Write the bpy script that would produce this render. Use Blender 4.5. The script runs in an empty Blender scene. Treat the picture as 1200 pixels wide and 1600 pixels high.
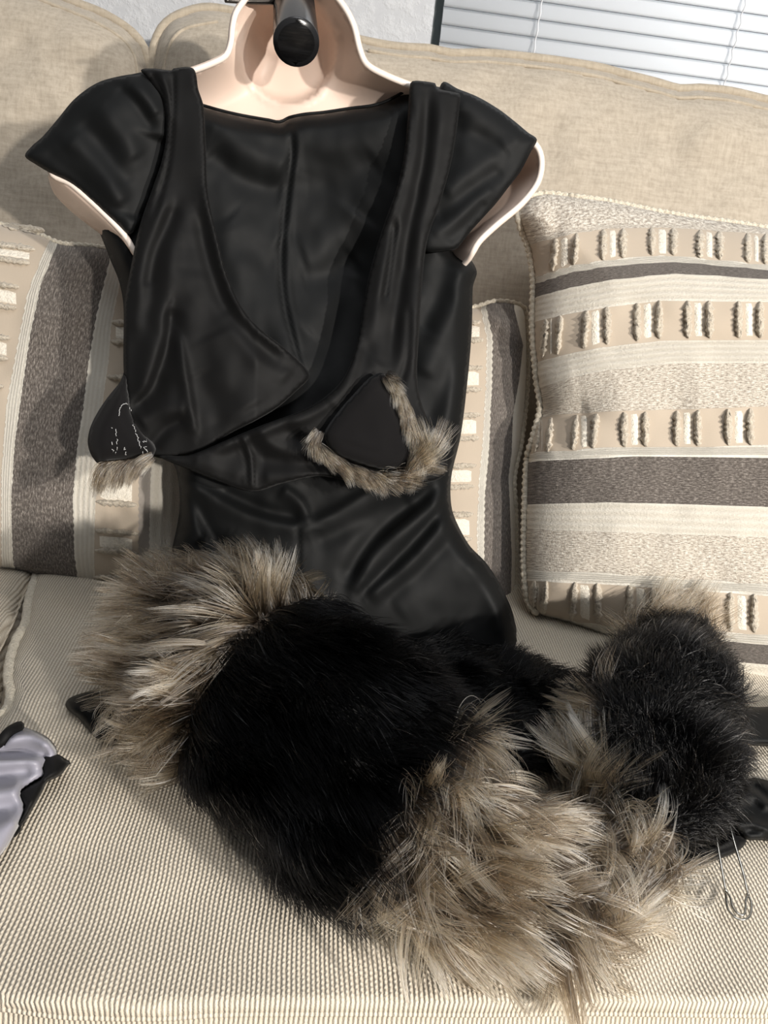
import bpy, math, random
import numpy as np
from mathutils import Matrix, Vector
from mathutils.geometry import delaunay_2d_cdt

random.seed(7)
RNG = np.random.default_rng(11)
S = bpy.context.scene
COL = S.collection

# ------------------------------------------------------------------ camera
SEAT_Z = 0.45                      # height of the seat cushion
F_PX = 1200.0                      # focal length for a 1200 px wide frame
CAM = np.array([0.0, 0.0, 0.83])
_v = np.array([-323.0, 2750.0, 1200.0]); _v /= np.linalg.norm(_v)      # world -Z seen in the camera
_h = np.array([12000.0, 886.0, 1200.0]); _h -= _v * _h.dot(_v); _h /= np.linalg.norm(_h)
ZC = -_v; XC = _h; YC = np.cross(ZC, XC)
if YC[2] < 0: YC = -YC
W2C = np.stack([XC, YC, ZC], axis=1)            # columns: world axes in camera axes (right, down, forward)
C2W = W2C.T
right, down, fwd = C2W[:, 0], C2W[:, 1], C2W[:, 2]
cam_data = bpy.data.cameras.new('camera')
cam_data.sensor_fit = 'HORIZONTAL'; cam_data.sensor_width = 36.0
cam_data.lens = 36.0 * F_PX / 1200.0
cam_data.clip_start = 0.02
cam = bpy.data.objects.new('camera', cam_data); COL.objects.link(cam)
m = Matrix.Identity(4)
for i in range(3):
    m[i][0] = right[i]; m[i][1] = -down[i]; m[i][2] = -fwd[i]; m[i][3] = CAM[i]
cam.matrix_world = m
S.camera = cam

# ------------------------------------------------------------------ light
S.view_settings.view_transform = 'Standard'
S.view_settings.look = 'None'
S.view_settings.gamma = 1.0
S.view_settings.use_curve_mapping = False
S.view_settings.exposure = 0.06
world = bpy.data.worlds.new('room_light'); S.world = world
world.use_nodes = True
bg = world.node_tree.nodes['Background']
bg.inputs[0].default_value = (0.93, 0.96, 1.0, 1); bg.inputs[1].default_value = 0.15

def area(name, loc, target, size, power, color):
    l = bpy.data.lights.new(name, 'AREA'); l.shape = 'DISK'; l.size = size; l.energy = power; l.color = color
    o = bpy.data.objects.new(name, l); COL.objects.link(o)
    o.location = loc
    d = Vector(target) - Vector(loc)
    o.rotation_euler = d.to_track_quat('-Z', 'Y').to_euler()
    return o
area('standing_lamp', (1.30, -0.98, 1.24), (0.05, 0.6, 0.6), 0.06, 40, (1.0, 0.945, 0.875))
area('standing_lamp.001', (0.92, -1.25, 1.20), (0.05, 0.6, 0.6), 0.06, 29, (1.0, 0.945, 0.875))
area('ceiling_glow', (0.2, -0.2, 2.35), (0.1, 0.6, 0.4), 1.2, 14, (0.97, 0.98, 1.0))

area('blind_backlight', (0.75, 2.3, 1.9), (0.6, 1.2, 1.1), 1.2, 22, (0.93, 0.97, 1.0))  # added light outside the window, whitens the translucent slats from behind

# ------------------------------------------------------------------ projection helpers
class Plane:
    """plane parallel to the sofa, leaning back: y at seat height, y half a metre above it; optional turn about z"""
    def __init__(s, y0, y1, x_turn=0.0):
        n = np.array([0.0, -0.5, (y1 - y0)]); n /= np.linalg.norm(n)
        n = n + np.array([x_turn, 0, 0]); s.n = n / np.linalg.norm(n)
        s.c = s.n.dot(np.array([0.0, y0, SEAT_Z]))
class Flat:
    def __init__(s, z): s.n = np.array([0.0, 0.0, 1.0]); s.c = z

def rays(x, y):
    x = np.asarray(x, float); y = np.asarray(y, float)
    d = np.stack([(x - 600) / F_PX, (y - 800) / F_PX, np.ones_like(x)], -1)
    return d @ C2W.T
def P(x, y, plane, d=0.0):
    r = rays(x, y)
    t = (plane.c + d - CAM.dot(plane.n)) / (r @ plane.n)
    return CAM + r * t[..., None]
def to_px(p):
    q = (np.asarray(p) - CAM) @ C2W
    return q[..., 0] / q[..., 2] * F_PX + 600, q[..., 1] / q[..., 2] * F_PX + 800

def smooth_path(pts, step, closed=False):
    p = np.array(pts, float); n = len(p); out = []
    rng = range(n if closed else n - 1)
    for i in rng:
        if closed: a, b, c, d = p[(i-1) % n], p[i], p[(i+1) % n], p[(i+2) % n]
        else: a, b, c, d = p[max(i-1, 0)], p[i], p[i+1], p[min(i+2, n-1)]
        L = np.linalg.norm(c - b); k = max(1, int(round(L / step)))
        for j in range(k):
            t = j / k
            # centripetal-ish: limit tangents
            m1 = 0.5 * (c - a); m2 = 0.5 * (d - b)
            for mm in (m1, m2):
                lm = np.linalg.norm(mm)
                if lm > L: mm *= L / lm
            t2, t3 = t*t, t*t*t
            out.append((2*t3-3*t2+1)*b + (t3-2*t2+t)*m1 + (-2*t3+3*t2)*c + (t3-t2)*m2)
    if not closed: out.append(p[-1])
    return np.array(out)

def seg_dist(q, poly, closed):
    """distance of points q to polyline, side sign, and running parameter"""
    a = poly; b = np.roll(poly, -1, 0)
    if not closed: a, b = poly[:-1], poly[1:]
    best = np.full(len(q), 1e9); side = np.zeros(len(q)); par = np.zeros(len(q))
    n = len(a)
    for i in range(n):
        ab = b[i] - a[i]; L2 = ab.dot(ab) + 1e-12
        ap = q - a[i]
        t = np.clip(ap @ ab / L2, 0, 1)
        dv = ap - t[:, None] * ab
        d = np.sqrt((dv**2).sum(1))
        w = d < best
        best = np.where(w, d, best)
        side = np.where(w, np.sign(ab[0]*ap[:, 1] - ab[1]*ap[:, 0]), side)
        par = np.where(w, (i + t) / n, par)
    return best, side, par
def inside(q, poly):
    c = np.zeros(len(q), bool); x, y = q[:, 0], q[:, 1]
    j = len(poly) - 1
    for i in range(len(poly)):
        xi, yi = poly[i]; xj, yj = poly[j]
        if yi != yj:
            c ^= ((yi > y) != (yj > y)) & (x < (xj - xi) * (y - yi) / (yj - yi) + xi)
        j = i
    return c

def vnoise(x, y, seed=0):
    """smooth value noise, about -1..1"""
    r = np.random.default_rng(seed); g = r.uniform(-1, 1, (64, 64))
    xi = np.floor(x).astype(int); yi = np.floor(y).astype(int)
    fx = x - xi; fy = y - yi
    fx = fx*fx*(3-2*fx); fy = fy*fy*(3-2*fy)
    G = lambda a, b: g[a % 64, b % 64]
    return (G(xi, yi)*(1-fx)+G(xi+1, yi)*fx)*(1-fy) + (G(xi, yi+1)*(1-fx)+G(xi+1, yi+1)*fx)*fy

FOLD_GAIN = 0.70
def folds(q, lst):
    """relief of traced folds: (points, width or (width left, width right), height in metres)"""
    out = np.zeros(len(q))
    for pts, w, amp in lst:
        path = smooth_path(pts, 14)
        d, s, par = seg_dist(q, path, False)
        wl, wr = (w, w) if not isinstance(w, tuple) else w
        ww = np.where(s < 0, wl, wr) * (1.3 if max(wl, wr) > 6 else 1.0)
        fade = np.clip(np.minimum(par, 1 - par) * 6 + 0.35, 0, 1)
        out += amp * FOLD_GAIN * fade * np.exp(-(d / ww)**2)
    return out

# ------------------------------------------------------------------ object helpers
def origin_of(parent):
    o = np.zeros(3)
    while parent is not None:
        o += np.array(parent.location); parent = parent.parent
    return o
def mesh_obj(name, verts, faces, mat, parent=None, smooth=True, attrs=None):
    verts = np.asarray(verts, float)
    if parent is not None: verts = verts - origin_of(parent)
    me = bpy.data.meshes.new(name)
    me.from_pydata([tuple(v) for v in verts], [], [tuple(int(i) for i in f) for f in faces])
    if smooth: me.polygons.foreach_set('use_smooth', [True] * len(me.polygons))
    if attrs:
        for k, a in attrs.items():
            at = me.attributes.new(k, 'FLOAT', 'POINT'); at.data.foreach_set('value', np.asarray(a, np.float32))
    me.update()
    if mat is not None: me.materials.append(mat)
    o = bpy.data.objects.new(name, me); COL.objects.link(o)
    if parent is not None: o.parent = parent
    return o
def thing(name, label, cat, loc, group=None):
    o = bpy.data.objects.new(name, None); COL.objects.link(o)
    o.location = loc; o.empty_display_size = 0.05
    o['label'] = label; o['category'] = cat
    if group: o['group'] = group
    return o
def structure(o, label=None):
    o['kind'] = 'structure'
    if label: o['label'] = label
    return o

class Sheet:
    """a cloth / cushion surface: outline, plane, depth function(q, edge distance) in metres towards the viewer side"""
    def __init__(s, outline, plane, depth, step=8, smooth=True, margin=0.6):
        s.plane = plane; s.depth_fn = depth
        s.poly = smooth_path(outline, step, True) if smooth else np.array(outline, float)
        lo = s.poly.min(0); hi = s.poly.max(0)
        xs = np.arange(lo[0], hi[0], step); ys = np.arange(lo[1], hi[1], step * 0.87)
        gx, gy = np.meshgrid(xs, ys); gx = gx + (np.arange(len(ys)) % 2)[:, None] * step * 0.5
        q = np.stack([gx.ravel(), gy.ravel()], 1)
        q = q[inside(q, s.poly)]
        e, _, _ = seg_dist(q, s.poly, True)
        q = q[e > step * margin]
        n = len(s.poly)
        allp = np.vstack([s.poly, q])
        res = delaunay_2d_cdt([Vector(p) for p in allp], [], [list(range(n))], 1, 1e-5)
        s.q = np.array([tuple(v) for v in res[0]]); s.tris = np.array([f for f in res[2] if len(f) == 3])
        # make them face the viewer (image y runs down)
        a, b, c = (s.q[s.tris[:, i]] for i in range(3))
        area2 = (b[:, 0]-a[:, 0])*(c[:, 1]-a[:, 1]) - (b[:, 1]-a[:, 1])*(c[:, 0]-a[:, 0])
        fl = area2 > 0
        s.tris[fl] = s.tris[fl][:, ::-1]
        s.edge, _, _ = seg_dist(s.q, s.poly, True)
    def d(s, q):
        q = np.atleast_2d(np.asarray(q, float)); e, _, _ = seg_dist(q, s.poly, True)
        e = np.where(inside(q, s.poly), e, 0)
        return s.depth_fn(q, e)
    def at(s, x, y, off=0.0):
        q = np.stack([np.asarray(x, float).ravel(), np.asarray(y, float).ravel()], 1)
        return P(q[:, 0], q[:, 1], s.plane, s.d(q) + off)
    def front(s):
        return P(s.q[:, 0], s.q[:, 1], s.plane, s.depth_fn(s.q, s.edge))
    def build(s, name, mat, parent, thick=0.0016, attrs=None, sub=0):
        o = mesh_obj(name, s.front(), s.tris, mat, parent, True, attrs)
        if thick:
            md = o.modifiers.new('cloth_thickness', 'SOLIDIFY'); md.thickness = thick; md.offset = -1
        return o
    def build_closed(s, name, mat, parent, back_fn, attrs=None, max_edge=1e-3):
        """front sheet and a back sheet joined along the outline"""
        f = s.front(); n = len(f)
        nb = np.where(s.edge > max_edge)[0]
        idx = np.arange(n); idx[nb] = n + np.arange(len(nb))
        b = P(s.q[nb, 0], s.q[nb, 1], s.plane, back_fn(s.q[nb], s.edge[nb]))
        tb = idx[s.tris][:, ::-1]
        if attrs: attrs = {k: np.concatenate([a, np.asarray(a)[nb]]) for k, a in attrs.items()}
        return mesh_obj(name, np.vstack([f, b]), np.vstack([s.tris, tb]), mat, parent, True, attrs)

def tube_mesh(pts, rad, sides=8, caps=True):
    pts = np.asarray(pts, float); n = len(pts)
    rad = np.broadcast_to(np.asarray(rad, float), (n,))
    tan = np.gradient(pts, axis=0); tan /= np.linalg.norm(tan, axis=1)[:, None] + 1e-12
    up = np.array([0, 0, 1.0]) if abs(tan[0][2]) < 0.9 else np.array([1.0, 0, 0])
    nrm = np.cross(tan[0], up); nrm /= np.linalg.norm(nrm)
    V = []; Fs = []
    for i in range(n):
        nrm = nrm - tan[i] * nrm.dot(tan[i]); nrm /= np.linalg.norm(nrm)
        bi = np.cross(tan[i], nrm)
        for k in range(sides):
            a = 2*math.pi*k/sides
            V.append(pts[i] + rad[i]*(math.cos(a)*nrm + math.sin(a)*bi))
    for i in range(n-1):
        for k in range(sides):
            k2 = (k+1) % sides
            Fs.append((i*sides+k, i*sides+k2, (i+1)*sides+k2, (i+1)*sides+k))
    if caps:
        Fs.append(tuple(range(sides))[::-1]); Fs.append(tuple((n-1)*sides+k for k in range(sides)))
    return np.array(V), Fs
def tube(name, pts, rad, mat, parent, sides=8, caps=True):
    v, f = tube_mesh(pts, rad, sides, caps)
    return mesh_obj(name, v, f, mat, parent)
def join(parts):
    V = []; Fs = []; o = 0
    for v, f in parts:
        V.append(np.asarray(v)); Fs += [tuple(i+o for i in t) for t in f]; o += len(v)
    return np.vstack(V), Fs
def box_mesh(lo, hi):
    x0, y0, z0 = lo; x1, y1, z1 = hi
    v = [(x0,y0,z0),(x1,y0,z0),(x1,y1,z0),(x0,y1,z0),(x0,y0,z1),(x1,y0,z1),(x1,y1,z1),(x0,y1,z1)]
    f = [(0,3,2,1),(4,5,6,7),(0,1,5,4),(1,2,6,5),(2,3,7,6),(3,0,4,7)]
    return np.array(v), f

# ------------------------------------------------------------------ materials
class NT:
    def __init__(s, name):
        s.m = bpy.data.materials.new(name); s.m.use_nodes = True
        s.t = s.m.node_tree; s.b = s.t.nodes['Principled BSDF']; s.out = s.t.nodes['Material Output']
    def n(s, typ, **kw):
        nd = s.t.nodes.new(typ)
        for k, v in kw.items(): setattr(nd, k, v)
        return nd
    def link(s, a, b): s.t.links.new(a, b)
    def val(s, sock, v):
        if isinstance(v, bpy.types.NodeSocket): s.link(v, sock)
        else: sock.default_value = v
    def math(s, op, a, b=0.0, c=0.0):
        nd = s.n('ShaderNodeMath', operation=op)
        s.val(nd.inputs[0], a); s.val(nd.inputs[1], b); s.val(nd.inputs[2], c)
        return nd.outputs[0]
    def coords(s):
        tc = s.n('ShaderNodeTexCoord'); sp = s.n('ShaderNodeSeparateXYZ'); s.link(tc.outputs['Object'], sp.inputs[0])
        return tc.outputs['Object'], sp.outputs[0], sp.outputs[1], sp.outputs[2]
    def noise(s, vec, scale, detail=3, rough=0.5, stretch=None, dist=0.0):
        if stretch:
            mp = s.n('ShaderNodeMapping'); mp.inputs['Scale'].default_value = stretch; s.link(vec, mp.inputs[0]); vec = mp.outputs[0]
        nd = s.n('ShaderNodeTexNoise'); s.link(vec, nd.inputs['Vector'])
        nd.inputs['Scale'].default_value = scale; nd.inputs['Detail'].default_value = detail
        nd.inputs['Roughness'].default_value = rough; nd.inputs['Distortion'].default_value = dist
        return nd.outputs['Fac']
    def ramp(s, fac, stops, interp='LINEAR'):
        nd = s.n('ShaderNodeValToRGB'); s.link(fac, nd.inputs[0]); cr = nd.color_ramp; cr.interpolation = interp
        while len(cr.elements) < len(stops): cr.elements.new(0.5)
        for e, (p, c) in zip(cr.elements, stops):
            e.position = p; e.color = (*c, 1) if len(c) == 3 else c
        return nd.outputs['Color']
    def mix(s, fac, a, b, blend='MIX'):
        nd = s.n('ShaderNodeMix', data_type='RGBA', blend_type=blend)
        s.val(nd.inputs[0], fac)
        for sk, v in ((nd.inputs[6], a), (nd.inputs[7], b)):
            if isinstance(v, bpy.types.NodeSocket): s.link(v, sk)
            else: sk.default_value = (*v, 1)
        return nd.outputs[2]
    def bump(s, h, strength=0.5, dist=0.001):
        nd = s.n('ShaderNodeBump'); nd.inputs['Strength'].default_value = strength; nd.inputs['Distance'].default_value = dist
        s.link(h, nd.inputs['Height']); s.link(nd.outputs[0], s.b.inputs['Normal'])
    def set(s, **kw):
        for k, v in kw.items():
            sk = s.b.inputs[k.replace('_', ' ')]
            if isinstance(v, bpy.types.NodeSocket): s.link(v, sk)
            elif isinstance(v, tuple) and len(v) == 3: sk.default_value = (*v, 1)
            else: sk.default_value = v
        return s

def mat_linen(name, c0, c1, c2):
    k = NT(name); v, x, y, z = k.coords()
    a = k.noise(v, 260, 3, 0.65, (1, 1, 0.16))
    b = k.noise(v, 260, 3, 0.65, (0.16, 1, 1))
    w = k.math('ADD', k.math('MULTIPLY', a, 0.5), k.math('MULTIPLY', b, 0.5))
    big = k.noise(v, 9, 3, 0.5)
    col = k.ramp(w, [(0.36, c0), (0.5, c1), (0.66, c2)])
    col = k.mix(k.math('MULTIPLY', big, 0.25), col, tuple(i*0.8 for i in c1))
    k.set(Base_Color=col, Roughness=0.85, Sheen_Weight=0.15)
    k.bump(w, 0.6, 0.0012)
    return k.m
M_LINEN = mat_linen('linen_upholstery', (0.34, 0.292, 0.228), (0.415, 0.36, 0.286), (0.49, 0.43, 0.348))
M_LINEN_PIPE = mat_linen('linen_piping', (0.33, 0.28, 0.212), (0.40, 0.342, 0.262), (0.475, 0.41, 0.32))

def mat_ribbed():
    k = NT('ribbed_seat_fabric'); v, x, y, z = k.coords()
    wob = k.math('MULTIPLY', k.math('SUBTRACT', k.noise(v, 14, 2), 0.5), 0.006)
    fine = k.math('MULTIPLY', k.math('SUBTRACT', k.noise(v, 700, 2), 0.5), 0.0007)
    xx = k.math('ADD', k.math('ADD', x, wob), fine)
    rib = k.math('SINE', k.math('MULTIPLY', xx, 2*math.pi/0.0025))
    rib = k.math('ADD', k.math('MULTIPLY', rib, 0.5), 0.5)
    alt = k.math('MULTIPLY', k.math('FLOOR', k.math('MULTIPLY', xx, 1/0.0025)), math.pi)
    yy = k.math('ADD', k.math('MULTIPLY', k.math('ADD', y, fine), 2*math.pi/0.0030), alt)
    bead = k.math('ADD', k.math('MULTIPLY', k.math('SINE', yy), 0.5), 0.5)
    h = k.math('MULTIPLY', k.math('POWER', rib, 0.6), k.math('ADD', k.math('MULTIPLY', bead, 0.34), 0.66))
    spk = k.noise(v, 330, 2, 0.6)
    col = k.ramp(h, [(0.0, (0.34, 0.288, 0.222)), (0.3, (0.54, 0.478, 0.385)), (0.75, (0.65, 0.59, 0.49)), (1.0, (0.74, 0.685, 0.58))])
    col = k.mix(k.math('MULTIPLY', spk, 0.35), col, (0.40, 0.34, 0.25))
    st = k.ramp(k.noise(v, 6, 3, 0.55), [(0.56, (0, 0, 0)), (0.75, (1, 1, 1))])
    col = k.mix(k.math('MULTIPLY', st, 0.22), col, (0.36, 0.27, 0.15))
    k.set(Base_Color=col, Roughness=0.9, Sheen_Weight=0.1)
    k.bump(h, 0.8, 0.0012)
    return k.m
M_SEAT = mat_ribbed()

def mat_satin(name, col, rough, sheen=0.0, spec=0.5, weave=True):
    k = NT(name); v, x, y, z = k.coords()
    n = k.noise(v, 40, 3, 0.6)
    r = k.math('ADD', k.math('MULTIPLY', n, 0.12), rough - 0.06)
    k.set(Base_Color=col, Roughness=r, Sheen_Weight=sheen, Specular_IOR_Level=spec)
    f = k.noise(v, 1500, 2, 0.7)
    k.bump(f, 0.12, 0.0004)
    return k.m
M_DRESS = mat_satin('black_satin', (0.0014, 0.0018, 0.0020), 0.66, 0.01, 0.23)
M_HOOD = mat_satin('black_jersey', (0.0028, 0.0027, 0.0027), 0.66, 0.02, 0.19)
M_FELT = mat_satin('black_felt', (0.0065, 0.006, 0.0063), 0.9, 0.05, 0.12)
M_GREYSATIN = mat_satin('grey_satin', (0.25, 0.245, 0.29), 0.45, 0.2, 0.5)
M_STITCH = mat_satin('pale_thread', (0.42, 0.42, 0.42), 0.8)

def mat_plain(name, col, rough=0.5, metal=0.0, spec=0.5, sss=0.0):
    k = NT(name); v, x, y, z = k.coords()
    n = k.noise(v, 30, 3, 0.6)
    c = k.mix(n, tuple(i*0.94 for i in col), tuple(min(1, i*1.04) for i in col))
    k.set(Base_Color=c, Roughness=rough, Metallic=metal, Specular_IOR_Level=spec)
    if sss:
        k.b.inputs['Subsurface Weight'].default_value = sss
        k.b.inputs['Subsurface Radius'].default_value = (0.01, 0.006, 0.004); k.b.inputs['Subsurface Scale'].default_value = 0.3
    return k.m
M_SHELL = mat_plain('blush_plastic', (0.82, 0.645, 0.54), 0.42, 0, 0.4)
M_RIM = mat_plain('blush_plastic_edge', (0.90, 0.78, 0.69), 0.35, 0, 0.5)
M_TUBE = mat_plain('glossy_black_plastic', (0.012, 0.012, 0.013), 0.24, 0, 0.6)
M_BORE = mat_plain('matt_black', (0.004, 0.004, 0.004), 0.95, 0, 0.05)
M_HOOK = mat_plain('dark_metal', (0.06, 0.055, 0.05), 0.3, 0.8)
M_STEEL = mat_plain('pin_steel', (0.55, 0.53, 0.48), 0.22, 1.0)
def mat_slat():
    k = NT('white_slat'); k.set(Base_Color=(0.90, 0.925, 0.95), Roughness=0.4)
    t = k.n('ShaderNodeBsdfTranslucent'); t.inputs[0].default_value = (0.93, 0.96, 1.0, 1)
    mx = k.n('ShaderNodeMixShader'); mx.inputs[0].default_value = 0.35
    k.link(k.b.outputs[0], mx.inputs[1]); k.link(t.outputs[0], mx.inputs[2]); k.link(mx.outputs[0], k.out.inputs[0])
    return k.m
M_SLAT = mat_slat()
M_CORD = mat_plain('ladder_cord', (0.72, 0.74, 0.77), 0.8)
M_TRIM = mat_plain('dark_window_frame', (0.05, 0.065, 0.065), 0.5)
M_FLOOR = mat_plain('carpet', (0.30, 0.26, 0.21), 0.95)
M_WOOD = mat_plain('dark_wood', (0.05, 0.03, 0.02), 0.5)

def mat_wall():
    k = NT('textured_wall'); v, x, y, z = k.coords()
    n = k.noise(v, 55, 4, 0.6)
    c = k.ramp(n, [(0.3, (0.46, 0.47, 0.49)), (0.7, (0.56, 0.57, 0.585))])
    k.set(Base_Color=c, Roughness=0.75); k.bump(k.ramp(n, [(0.45, (0, 0, 0)), (0.62, (1, 1, 1))]), 0.45, 0.002)
    return k.m
M_WALL = mat_wall()
def mat_glass():
    k = NT('window_glass'); k.set(Base_Color=(0.9, 0.95, 1.0), Roughness=0.02)
    t = k.n('ShaderNodeBsdfTransparent'); mx = k.n('ShaderNodeMixShader'); mx.inputs[0].default_value = 0.08
    k.link(t.outputs[0], mx.inputs[1]); k.link(k.b.outputs[0], mx.inputs[2]); k.link(mx.outputs[0], k.out.inputs[0])
    return k.m
M_GLASS = mat_glass()

# pillow cloth: bands follow the woven stripes ('band' attribute, one unit per stripe), 'along' runs along the stripe (m)
TAUPE = ('taupe', (0.43, 0.362, 0.285)); CREAM = ('cream', (0.84, 0.80, 0.71)); DARK = ('dark', (0.135, 0.115, 0.105))
HEATH = ('heather', (0.52, 0.46, 0.38)); LIGHT = ('light', (0.77, 0.725, 0.635)); CHEN = ('chenille', (0.42, 0.375, 0.33))
def mat_bands(name, kinds):
    n = len(kinds); k = NT(name); v, x, y, z = k.coords()
    at = k.n('ShaderNodeAttribute', attribute_name='band'); al = k.n('ShaderNodeAttribute', attribute_name='along')
    band = at.outputs['Fac']; along = al.outputs['Fac']
    fac = k.math('DIVIDE', band, float(n))
    cols = {'taupe': TAUPE[1], 'cream': CREAM[1], 'dark': DARK[1], 'heather': HEATH[1], 'light': LIGHT[1], 'chenille': CHEN[1]}
    stops = [(i / n, cols[t]) for i, (t, _) in enumerate(kinds)]
    base = k.ramp(fac, stops, 'CONSTANT')
    # weave: streaks along each stripe, heathered speckle, cord lines
    cmb = k.n('ShaderNodeCombineXYZ'); k.link(along, cmb.inputs[0]); k.link(band, cmb.inputs[1])
    streak = k.noise(cmb.outputs[0], 1.0, 3, 0.7, (260, 42, 1))
    spk = k.noise(v, 480, 3, 0.75)
    def mask(want):
        return k.ramp(fac, [(i / n, (1, 1, 1) if t in want else (0, 0, 0)) for i, (t, _) in enumerate(kinds)], 'CONSTANT')
    m_h = mask(('heather',)); m_d = mask(('dark',)); m_c = mask(('cream', 'light')); m_ch = mask(('chenille', 'dark', 'heather'))
    hcol = k.ramp(streak, [(0.36, (0.27, 0.225, 0.18)), (0.5, (0.54, 0.48, 0.40)), (0.64, (0.80, 0.75, 0.66))])
    col = k.mix(m_h, base, hcol)
    dcol = k.ramp(streak, [(0.35, (0.058, 0.046, 0.039)), (0.5, (0.115, 0.097, 0.083)), (0.62, (0.24, 0.21, 0.185)), (0.75, (0.40, 0.36, 0.31))])
    col = k.mix(m_d, col, dcol)
    cords = k.math('ADD', k.math('MULTIPLY', k.math('SINE', k.math('MULTIPLY', band, 2*math.pi*4)), 0.5), 0.5)
    ccol = k.mix(k.math('MULTIPLY', k.math('SUBTRACT', 1.0, cords), 0.45), col, (0.60, 0.54, 0.44))
    ccol = k.mix(k.math('MULTIPLY', spk, 0.25), ccol, (0.50, 0.44, 0.35))
    col = k.mix(m_c, col, ccol)
    k.set(Base_Color=col, Roughness=0.9, Sheen_Weight=0.15)
    hh = k.math('ADD', k.math('MULTIPLY', streak, 1.0), k.math('MULTIPLY', spk, 0.8))
    tm = k.math('SUBTRACT', 1.0, k.math('MULTIPLY', mask(('taupe',)), 0.93))
    k.bump(k.math('MULTIPLY', k.math('ADD', hh, k.math('MULTIPLY', cords, k.math('MULTIPLY', m_c, 0.6))), tm), 0.9, 0.0016)
    return k.m
def mat_yarn(name, c0, c1):
    k = NT(name); v, x, y, z = k.coords()
    n = k.noise(v, 420, 3, 0.7)
    k.set(Base_Color=k.ramp(n, [(0.3, c0), (0.65, c1)]), Roughness=0.95, Sheen_Weight=0.2); k.bump(n, 1.0, 0.002)
    return k.m
M_TUFT = mat_yarn('cream_yarn', (0.33, 0.28, 0.215), (0.62, 0.555, 0.455))
M_PATCH = mat_yarn('cream_weave', (0.68, 0.62, 0.52), (0.80, 0.75, 0.655))
M_ROPE = mat_yarn('cream_cord', (0.50, 0.44, 0.34), (0.74, 0.68, 0.56))

def mat_hair(name, rough=0.32, radial=0.45, coat=0.0, ior=1.5):
    k = NT(name); k.t.nodes.remove(k.b)
    h = k.n('ShaderNodeBsdfHairPrincipled'); h.parametrization = 'COLOR'
    at = k.n('ShaderNodeAttribute', attribute_name='tint')
    k.link(at.outputs['Color'], h.inputs['Color'])
    h.inputs['Roughness'].default_value = rough; h.inputs['Radial Roughness'].default_value = radial
    h.inputs['Coat'].default_value = coat; h.inputs['IOR'].default_value = ior
    k.link(h.outputs[0], k.out.inputs['Surface'])
    return k.m
M_HAIR = mat_hair('faux_fur_strand', 0.2, 0.35)
M_HAIR_BLACK = mat_hair('black_fur_strand', 0.17, 0.3, 0.0, 1.27)
M_BACKING_GREY = mat_plain('fur_backing_brown', (0.05, 0.038, 0.027), 0.95)
M_BACKING_BLACK = mat_plain('fur_backing_black', (0.006, 0.006, 0.006), 0.95)

# ------------------------------------------------------------------ fur builder
def unit(a): return a / (np.linalg.norm(a, axis=-1, keepdims=True) + 1e-12)
def grow(roots, nrm, flow, length, lift=0.55, curl=0.35, gravity=0.25, K=8, clumps=0, clump_pull=0.6, floor_z=None, seed=1, wild=0.15, clump_turn=0.0):
    r = np.random.default_rng(seed); N = len(roots)
    length = np.asarray(length) * r.uniform(0.65, 1.12, N)
    jit = r.normal(0, 1, (N, 3)) * wild
    if clumps:
        ci = r.choice(N, clumps, replace=False); cr = roots[ci]
        near = np.zeros(N, int)
        for a in range(0, N, 4000):
            dd = ((roots[a:a+4000, None, :] - cr[None])**2).sum(-1); near[a:a+4000] = dd.argmin(1)
        jit = jit + (r.normal(0, 1, (clumps, 3)) * clump_turn)[near]
    pts = np.zeros((N, K, 3)); pts[:, 0] = roots
    swirl = np.stack([vnoise(roots[:, 0]*40+i*7, roots[:, 1]*40+roots[:, 2]*44, seed+i) for i in range(3)], 1) * curl
    p = roots.copy()
    for k in range(1, K):
        t = k / (K-1)
        d = nrm * lift * (1.25 - t) + flow * (0.55 + 0.6*t) + jit + swirl * (0.5 + t) + np.array([0, 0, -1.0]) * gravity * t
        p = p + unit(d) * (length / (K-1))[:, None]
        pts[:, k] = p
    if clumps:
        g = pts[ci][near]
        t = np.linspace(0, 1, K)[None, :, None]
        pull = clump_pull * r.uniform(0.5, 1.1, (N, 1, 1))
        tgt = g + (pts - g) * 0.12
        pts = pts + (tgt - pts) * np.clip(pull * t**1.1, 0, 0.95)
        clump_id = near
    else: clump_id = np.arange(N)
    if floor_z is not None:
        z = pts[:, :, 2]; pts[:, :, 2] = np.where(z < floor_z, floor_z + (floor_z - z) * 0.08, z)
    return pts, clump_id
def hair_obj(name, pts, tint, radius, parent, mat=None):
    N, K, _ = pts.shape
    pts = pts - origin_of(parent)
    hc = bpy.data.hair_curves.new(name); hc.add_curves([K] * N)
    hc.attributes['position'].data.foreach_set('vector', pts.reshape(-1).astype(np.float32))
    ra = hc.attributes.get('radius') or hc.attributes.new('radius', 'FLOAT', 'POINT')
    prof = np.linspace(1, 0, K)**0.6 * 0.9 + 0.1
    ra.data.foreach_set('value', (np.asarray(radius).reshape(-1, 1) * prof[None, :] * np.ones((N, 1))).reshape(-1).astype(np.float32))
    ta = hc.attributes.new('tint', 'FLOAT_COLOR', 'POINT')
    c = np.concatenate([np.clip(tint, 0.0008, 0.97), np.ones((N, K, 1))], -1)
    ta.data.foreach_set('color', c.reshape(-1).astype(np.float32))
    hc.materials.append(mat or M_HAIR)
    o = bpy.data.objects.new(name, hc); COL.objects.link(o)
    if parent is not None: o.parent = parent
    o['kind'] = 'stuff'
    return o
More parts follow.
